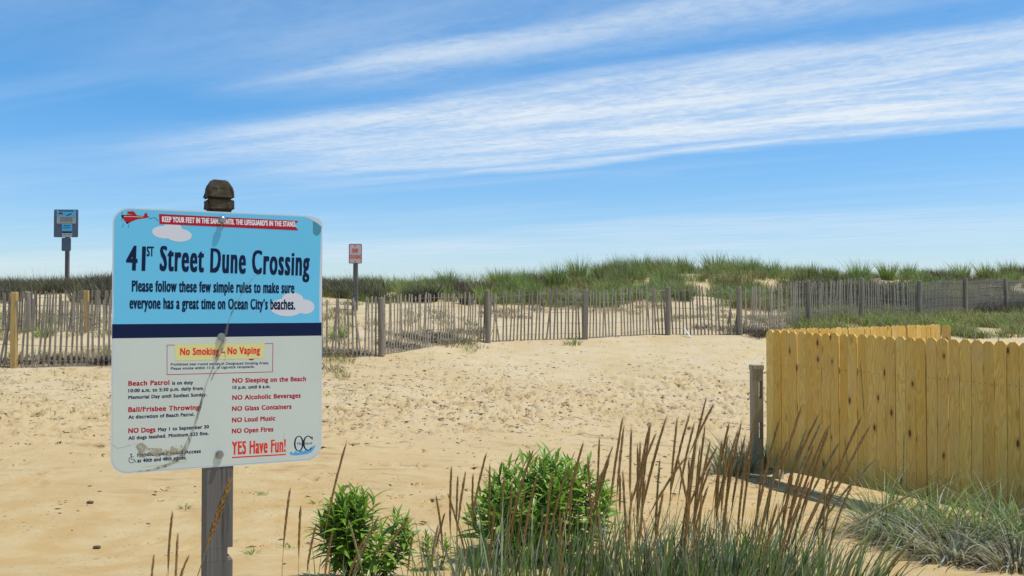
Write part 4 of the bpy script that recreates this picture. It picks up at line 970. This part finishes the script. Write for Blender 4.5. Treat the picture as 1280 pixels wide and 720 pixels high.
# ------------------------------------------------------------------ leafy bushes
def leaf_mesh(L, w_, curl, fold=.25):
    t = [0, .22, .5, .78, 1]; ww = [.12, .8, 1, .62, 0]; V = []; 
    for k in range(5):
        y = L*t[k]; z = -curl*L*t[k]**2; h = w_*ww[k]/2
        V += [(-h, y, z+h*fold*2), (0, y, z), (h, y, z+h*fold*2)] if k < 4 else [(0, y, z)]
    F = []
    for k in range(3):
        a = 3*k; F += [(a, a+1, a+4, a+3), (a+1, a+2, a+5, a+4)]
    F += [(9, 10, 12), (10, 11, 12)]
    me = bpy.data.meshes.new('leaf'); me.from_pydata(V, [], F); me.polygons.foreach_set('use_smooth', [True]*len(F)); me.materials.append(M_leaf); return me
LEAVES = [leaf_mesh(.175, .036, .25), leaf_mesh(.155, .032, .05), leaf_mesh(.185, .038, .5), leaf_mesh(.125, .026, .12)]
def bush(px, d, rx, top_fn, nshoot, label, leaf_s=1.0, per=26, limit=300):
    q = gp(px, d); r = empty('leafy_bush', q, 0, label, 'bush'); lv = []; stems = MB()
    for k in range(nshoot):
        a = random.uniform(0, 6.283); rr = math.sqrt(random.random()); ex = math.cos(a)*rr*rx; ey = math.sin(a)*rr*rx*.75
        hz = top_fn(ex/rx)*(1-.42*rr**2.6)*random.uniform(.86, 1.04)
        p0 = Vector((ex*.25, ey*.25, -.05)); p3 = Vector((ex, ey, hz)); p2 = Vector((ex*.85, ey*.85, hz*.62)); pts = []
        for t in np.linspace(0, 1, 9):
            t = float(t); pts.append((1-t)**2*p0+2*t*(1-t)*Vector((ex*.95, ey*.95, hz*.35))+t*t*p3)
        stems.tube(pts, .0045, 5, [1.2, 1.1, 1, 1, .9, .8, .7, .55, .35])
        ph = random.random()*6.28
        for j in range(per):
            t = .26+.74*(j/(per-1))**.8; i = min(int(t*8), 7); f = t*8-i; p = pts[i].lerp(pts[i+1], f); axis = (pts[i+1]-pts[i]).normalized()
            ph += 2.4
            elev = .0+1.15*max(0, (t-.45)/.55)**1.1+random.gauss(0, .15)
            out = Vector((math.cos(ph), math.sin(ph), 0)); dirv = (out*math.cos(elev)+axis*math.sin(elev)).normalized()
            upv = (axis-dirv*axis.dot(dirv)).normalized(); xv = dirv.cross(upv)
            s_ = leaf_s*(1.0 if t < .85 else .75)*random.uniform(.75, 1.15)*(.7 if t < .4 else 1)
            M = Matrix((xv, dirv, upv)).transposed().to_4x4(); M.translation = p; M = M @ Matrix.Diagonal((s_, s_, s_, 1))
            lv.append((p.y*1.0-p.z*.6, M, random.choice(LEAVES[:3] if t < .9 else LEAVES)))
    stems.obj('stems', M_stem, r)
    lv.sort(key=lambda z: z[0])
    for _, M, me in lv[:limit]:
        o = link('leaf', me, r); o.matrix_local = M
    mb = MB()
    for _, M, me in lv[limit:]:
        mb.add([M @ v.co for v in me.vertices], [tuple(p.vertices) for p in me.polygons])
    if mb.v:
        me = bpy.data.meshes.new('inner_leaves'); me.from_pydata(mb.v, [], mb.f); me.polygons.foreach_set('use_smooth', [True]*len(me.polygons)); me.materials.append(M_leaf)
        tag(link('inner_leaves', me, r), kind='stuff')
    return r
bush(674, 8.3, .63, lambda u: .90 if u > -.35 else .90+.35*(u+.35), 88, 'large leafy green bush at bottom centre with brown seed spikes in front', 1.18, 21)
bush(455, 7.3, .35, lambda u: .64-.04*u, 44, 'smaller leafy green bush at the bottom edge just right of the sign post', 1.0, 21)
bush(542, 7.8, .14, lambda u: .30, 9, 'tiny leafy seedling bush between the two larger green bushes', .55, 16)

# ------------------------------------------------------------------ beach grass with seed spikes in the foreground
def head_geo(pts, rads, rs_):
    """spindle of overlapping spikelets round a curved axis"""
    V = []; F = []; n = len(pts); tot = 0
    for i in range(n-1):
        a = pts[i]; ax = (pts[i+1]-pts[i]); L = ax.length; ax.normalize(); s = ax.orthogonal().normalized(); t = ax.cross(s)
        m = 7
        for j in range(m):
            ang_ = 2*math.pi*(j/m)+i*1.3+random.uniform(-.3, .3); o_ = s*math.cos(ang_)+t*math.sin(ang_); tg = ax.cross(o_)
            r_ = rads[i]*rs_*random.uniform(.85, 1.15); b_ = len(V); st = a+ax*random.uniform(-.2, .4)*L
            V += [st+o_*r_*.15, st+ax*L*.9+o_*r_*.85+tg*r_*.55, st+ax*L*1.0+o_*r_*.85-tg*r_*.55, st+ax*L*2.3+o_*r_*1.55]
            F += [(b_, b_+1, b_+2), (b_+1, b_+3, b_+2)]
    return V, F
def stalk(parent, loc, px, py, d, lean_px, Lh_px, dry=False, base_d=None, rs_=1.0, bend=.35):
    """seed stalk whose tip is seen at px,py; lean_px is its tilt to the right per unit height"""
    tip = at(px, py, d); gz = float(H(tip.x, base_d or d)); hh = tip.z-gz
    bx = tip.x-hh*lean_px; base_ = Vector((bx, (base_d or d)+random.uniform(-.1, .1), float(H(bx, d))-.03))
    mid = base_.lerp(tip, .5)+Vector((-hh*lean_px*bend*.9-hh*random.uniform(-.02, .05), random.uniform(-.03, .03), hh*.02))
    pts = [(1-t)**2*base_+2*t*(1-t)*mid+t*t*tip for t in [float(v) for v in np.linspace(0, 1, 25)]]
    total = sum((pts[i+1]-pts[i]).length for i in range(24)); Lh = min(Lh_px*d/1200, total*.6)
    acc = 0; k = 24
    while k > 1 and acc < Lh: acc += (pts[k]-pts[k-1]).length; k -= 1
    mb = MB(); low = pts[:k+1:2]+[pts[k+1], pts[24]]
    mb.tube([p-loc for p in low], .0022, 4, list(np.linspace(1.15, .35, len(low))))
    so_ = mb.obj('seed_stalk', M_straw, parent)
    seg = pts[k:]; nn = 15; HP = []
    for t in np.linspace(0, len(seg)-1, nn):
        i = min(int(t), len(seg)-2); HP.append(seg[i].lerp(seg[i+1], float(t)-i)-loc)
    rad = [(.0050*min(1, .4+i/4.0))*(1 if i < nn*.78 else max(.3, 1-(i-nn*.78)/(nn*.26))) for i in range(nn)]
    V, F = head_geo(HP, rad, rs_)
    b0 = len(V); mb = MB(); mb.tube(HP, .0045*rs_, 5, [r/.0072 for r in rad]); V += [Vector(v) for v in mb.v]; F += [tuple(i+b0 for i in f) for f in mb.f]
    me = bpy.data.meshes.new('seed_head'); me.from_pydata([tuple(v) for v in V], [], F); me.materials.append(M_straw if dry else M_head); link('seed_head', me, so_)
def clump(label, cpx, d, tips, nblade, rad, hgt, pal=None, wts=None, bw=.007, lean=.35, droop=.2, extra_centres=None):
    q = gp(cpx, d); r = empty('beach_grass_clump', q, 0, label, 'grass clump')
    for tdef in tips:
        px, py, ln, Lh = tdef[:4]; dry = len(tdef) > 4
        stalk(r, q, px, py, d+random.uniform(-.35, .35), ln, Lh, dry)
    if nblade:
        cs = extra_centres or [(cpx, d)]
        ps = []
        for (c1, c2) in cs:
            g_ = gp(c1, c2); ps.append(tufts(np.array([g_.x]), np.array([g_.y]), int(nblade*.27)//len(cs), rad, hgt*1.15, bw*1.7, pal or [G_BLUE, (.17, .28, .05), (.28, .36, .11), G_STRAW, G_PALE, (.10, .12, .05)], wts or [2.6, 3.5, 3, 2.2, 2.0, 1], lean, droop, (.5, .12), 5, hj=.3))
        v, qd, t, c_ = merge(ps); o = link('blades', fast('blades', v-np.array(q), qd, t, c_, M_blade, True), r); tag(o, kind='stuff')
    return r
D0 = 4.9
clump('sparse clump of three short brown seed spikes left of the sign post', 214, D0, [(215, 645, .05, 75), (222, 673, .0, 70), (192, 698, -.02, 60), (235, 697, .22, 45)], 30, .10, .25)
clump('single brown seed spike leaning across the front of the sign post', 262, 2.45, [(286.5, 604, .22, 78)], 0, .1, .3)
clump('pair of upright thin seed spikes between sign post and smaller bush', 360, D0, [(362, 616, .08, 70), (375.5, 637, .0, 60)], 24, .1, .25)
clump('loose clump with one tall dark seed spike in front of the smaller bush', 425, D0, [(431, 560, .18, 95), (394, 661, .15, 60), (415, 668, .12, 60), (454, 676, .3, 60), (470, 652, .3, 90, 1), (437, 655, -.25, 60, 1), (509, 650, .5, 60)], 60, .25, .3, None, None, .006)
clump('thin reddish seed spikes just left of the large leafy bush', 580, 5.1, [(546, 625, -.08, 75), (555, 645, .2, 50), (564, 590, -.02, 80), (581, 595, .06, 70), (591, 597, -.02, 60), (606, 573, .15, 85), (612, 587, .02, 70), (562, 624, -.25, 80), (572, 600, .0, 55, 1), (547, 660, .1, 50), (516, 668, .1, 50)], 420, .45, .42, None, None, .006, .35, .2, [(560, 5.0), (590, 5.2), (615, 5.0)])
tipsF = [(664, 569, .2, 90), (640, 606, .06, 80), (630, 600, .0, 90), (650, 612, .1, 80), (670, 600, .12, 90), (690, 596, .05, 85), (678, 640, .05, 90, 1), (727, 561, .16, 90), (735, 576, -.03, 90), (749, 555, .03, 95), (760, 580, .2, 75), (715, 600, .04, 85), (700, 646, .0, 90), (618, 640, .05, 90), (655, 560+60, .1, 90), (708, 590, .22, 80), (748, 648, -.05, 80), (660, 650, .3, 90, 1)]
clump('dense clump of brown seed spikes standing in front of the large leafy bush', 690, 5.0, tipsF, 1300, .5, .46, None, None, .007, .27, .16, [(640, 5.0), (680, 5.3), (715, 4.9), (750, 5.1)])
tipsG = [(777, 530, .10, 110), (779, 540, .03, 80), (789, 543, -.03, 75), (810, 540, .14, 85), (812, 538, .1, 90), (817, 549, .22, 90), (831, 528, .16, 115), (822, 560, .15, 90), (775, 597, .02, 40), (797, 563, .02, 85), (763, 566, .26, 90), (800, 560, .05, 100), (806, 563, .02, 80)]
def extra(x0, x1, n, l0, l1):
    return [(random.uniform(x0, x1), random.uniform(560, 640), random.uniform(l0, l1), random.uniform(60, 100))+((1,) if random.random() < .3 else ()) for _ in range(n)]
tipsG += extra(770, 835, 4, -.05, .2); tipsH0 = extra(835, 900, 5, .0, .25); tipsI0 = extra(895, 955, 4, .0, .25); tipsJ0 = extra(955, 1055, 9, .1, .38)
clump('cluster of dark brown seed spikes right of the large leafy bush', 790, 4.9, tipsG, 1300, .5, .44, None, None, .007, .27, .16, [(775, 4.9), (805, 5.2), (830, 4.9)])
tipsH = [(846, 529, .06, 100), (860, 525, .15, 95), (866, 536, .12, 85), (853, 577, .45, 70), (880, 509, .12, 150), (890, 509, .35, 60), (880, 542, .08, 110), (869, 558, .1, 120), (886, 560, .15, 90), (862, 590, .05, 110), (874, 570, .06, 130), (848, 576, -.12, 70), (893, 535+30, .3, 80), (828, 620, .1, 60)]
clump('tallest group of dark brown seed spikes at bottom right of centre', 862, 4.8, tipsH+tipsH0, 1500, .5, .44, None, None, .007, .27, .16, [(845, 4.8), (875, 5.1), (895, 4.8)])
tipsI = [(910, 535, .15, 85), (909, 553, .1, 90), (925, 535, .12, 105), (930, 551, .14, 90), (916, 560, .05, 90), (946, 515, .1, 75), (902, 556, .06, 95), (938, 570, .1, 90), (920, 546, .18, 100), (900, 575, .03, 90)]
clump('group of seed spikes in front of the slotted grey post', 915, 4.9, tipsI+tipsI0, 1300, .45, .42, None, None, .007, .27, .16, [(900, 4.9), (925, 5.2), (945, 4.9)])
tipsJ = [(973, 530, .2, 90), (1000, 514, .22, 100), (1020, 525, .27, 95), (1023, 535, .27, 90, 1), (1035, 539, .2, 105), (1074, 527, .3, 90), (1085, 537, .38, 85), (983, 556, .22, 80), (962, 577, .16, 100), (1005, 545, .2, 95, 1), (1014, 565, .22, 110), (1032, 540, .28, 110), (1050, 578, .3, 90), (1047, 557, .36, 70, 1), (1033, 600, .05, 90), (1000, 590, .15, 100), (990, 600, .12, 90), (1020, 590, .25, 110), (1088, 580, .55, 120, 1), (1066, 604, .3, 90), (1040, 598, .35, 100), (967, 600, .12, 100), (953, 580, .06, 90)]
clump('broad clump of right leaning seed spikes before the left end of the pine fence', 985, 4.9, tipsJ+tipsJ0, 1900, .55, .42, None, None, .007, .42, .2, [(955, 4.9), (980, 5.2), (1005, 4.9), (1030, 5.1)])
# long arching stalks at right
r = clump('long pale arching seed stalk bending right in front of the pine fence grass', 1060, 5.0, [], 0, .2, .3)
stalk(r, Vector(r.location), 1151, 612, 5.0, .95, 110, True, None, 1.2, .7)
r = clump('dark seed stalk leaning right at the bottom edge right of the seed spike groups', 1120, 4.9, [(1143, 672, .55, 60)], 60, .15, .22)
# nodding stalks against the pine boards
r = clump('two nodding dry stalks against the yellow boards of the front pine fence', 1090, 9.4, [(1076, 458, -.05, 60, 1), (1056, 548, -.12, 40, 1), (1130, 545, .02, 50, 1)], 40, .2, .5)

# ------------------------------------------------------------------ dune grass mound at the fence foot, right
RG = [(1100, 9.9, 300, .62, .30, [G_BLUE, G_GREEN, G_DARK], 'dark blue green tuft at the foot of the pine fence, left end of the mound'),
      (1135, 9.4, 700, .34, .40, [G_PALE, G_BLUE, G_STRAW], 'pale grey drooping grass tuft at left end of the mound before the pine fence'),
      (1165, 9.6, 380, .55, .35, [G_GREEN, G_BLUE, G_BRIGHT], 'green upright grass tuft in the middle of the mound before the pine fence'),
      (1190, 8.7, 620, .34, .40, [G_PALE, G_STRAW, G_BLUE], 'silvery drooping grass tuft lowest in the mound before the pine fence'),
      (1215, 9.2, 620, .48, .40, [G_GREEN, G_OLIVE, G_STRAW], 'olive green tangled grass tuft right of the silvery tuft'),
      (1250, 9.2, 460, .54, .42, [G_GREEN, G_BLUE, G_PALE], 'blue green grass tuft near the right edge before the pine fence'),
      (1285, 8.8, 700, .50, .42, [G_GREEN, G_BLUE, G_OLIVE], 'grass tuft cut by the right edge of the picture before the pine fence'),
      (1265, 8.2, 520, .30, .35, [G_STRAW, G_PALE, G_BROWN], 'dry straw coloured tuft at the bottom right corner')]
for px, d, nb, hg, rd, pal, lab in RG:
    q = gp(px, d); r = empty('beach_grass_clump', q, 0, lab, 'grass clump')
    v, qd, t, c_ = merge([tufts(np.array([q.x]), np.array([q.y]), int(nb*.34), rd, hg*1.35, .015, pal, [4, 3, 2], 1.0, .35, (2.0, .1), 5, hj=.4),
        tufts(np.array([q.x]), np.array([q.y]), int(nb*.3), rd, hg*1.1, .020, [G_PALE, (.60, .62, .48), G_STRAW, pal[0]], [4, 3, 2, 2], 1.5, .85, (4.2, .25), 6, hj=.4),
        tufts(np.array([q.x]), np.array([q.y]), nb//2, rd*1.5, .24, .013, [G_STRAW, G_BROWN, G_PALE, (.08, .06, .04)], [3, 2, 1, 2], 1.7, .6, (2.0, .1), 4)])
    tag(link('blades', fast('blades', v-np.array(q), qd, t, c_, M_blade, True), r), kind='stuff')
for px, d, lab in ((925, 13.3, 'pale blue green grass tuft at the left foot of the slotted grey post'), (908, 13.0, 'wispy grey green tuft left of the slotted grey post'), (957, 13.7, 'silvery grass tuft squeezed between slotted post and pine fence')):
    tuft_obj('beach_grass_tuft', lab, px, d, 260, .3, .55, .010, [(.26, .34, .27), G_BLUE, G_STRAW], [3, 3, 1], 'grass tuft', None, .55, .3, 4)
cx, cy = place(26, 890, 965, 12.2, 13.4)
stuff('dry_litter', [tufts(cx, cy, 14, .2, .1, .010, [G_BROWN, G_STRAW, (.20, .14, .09)], [3, 2, 2], 1.6, .4)])
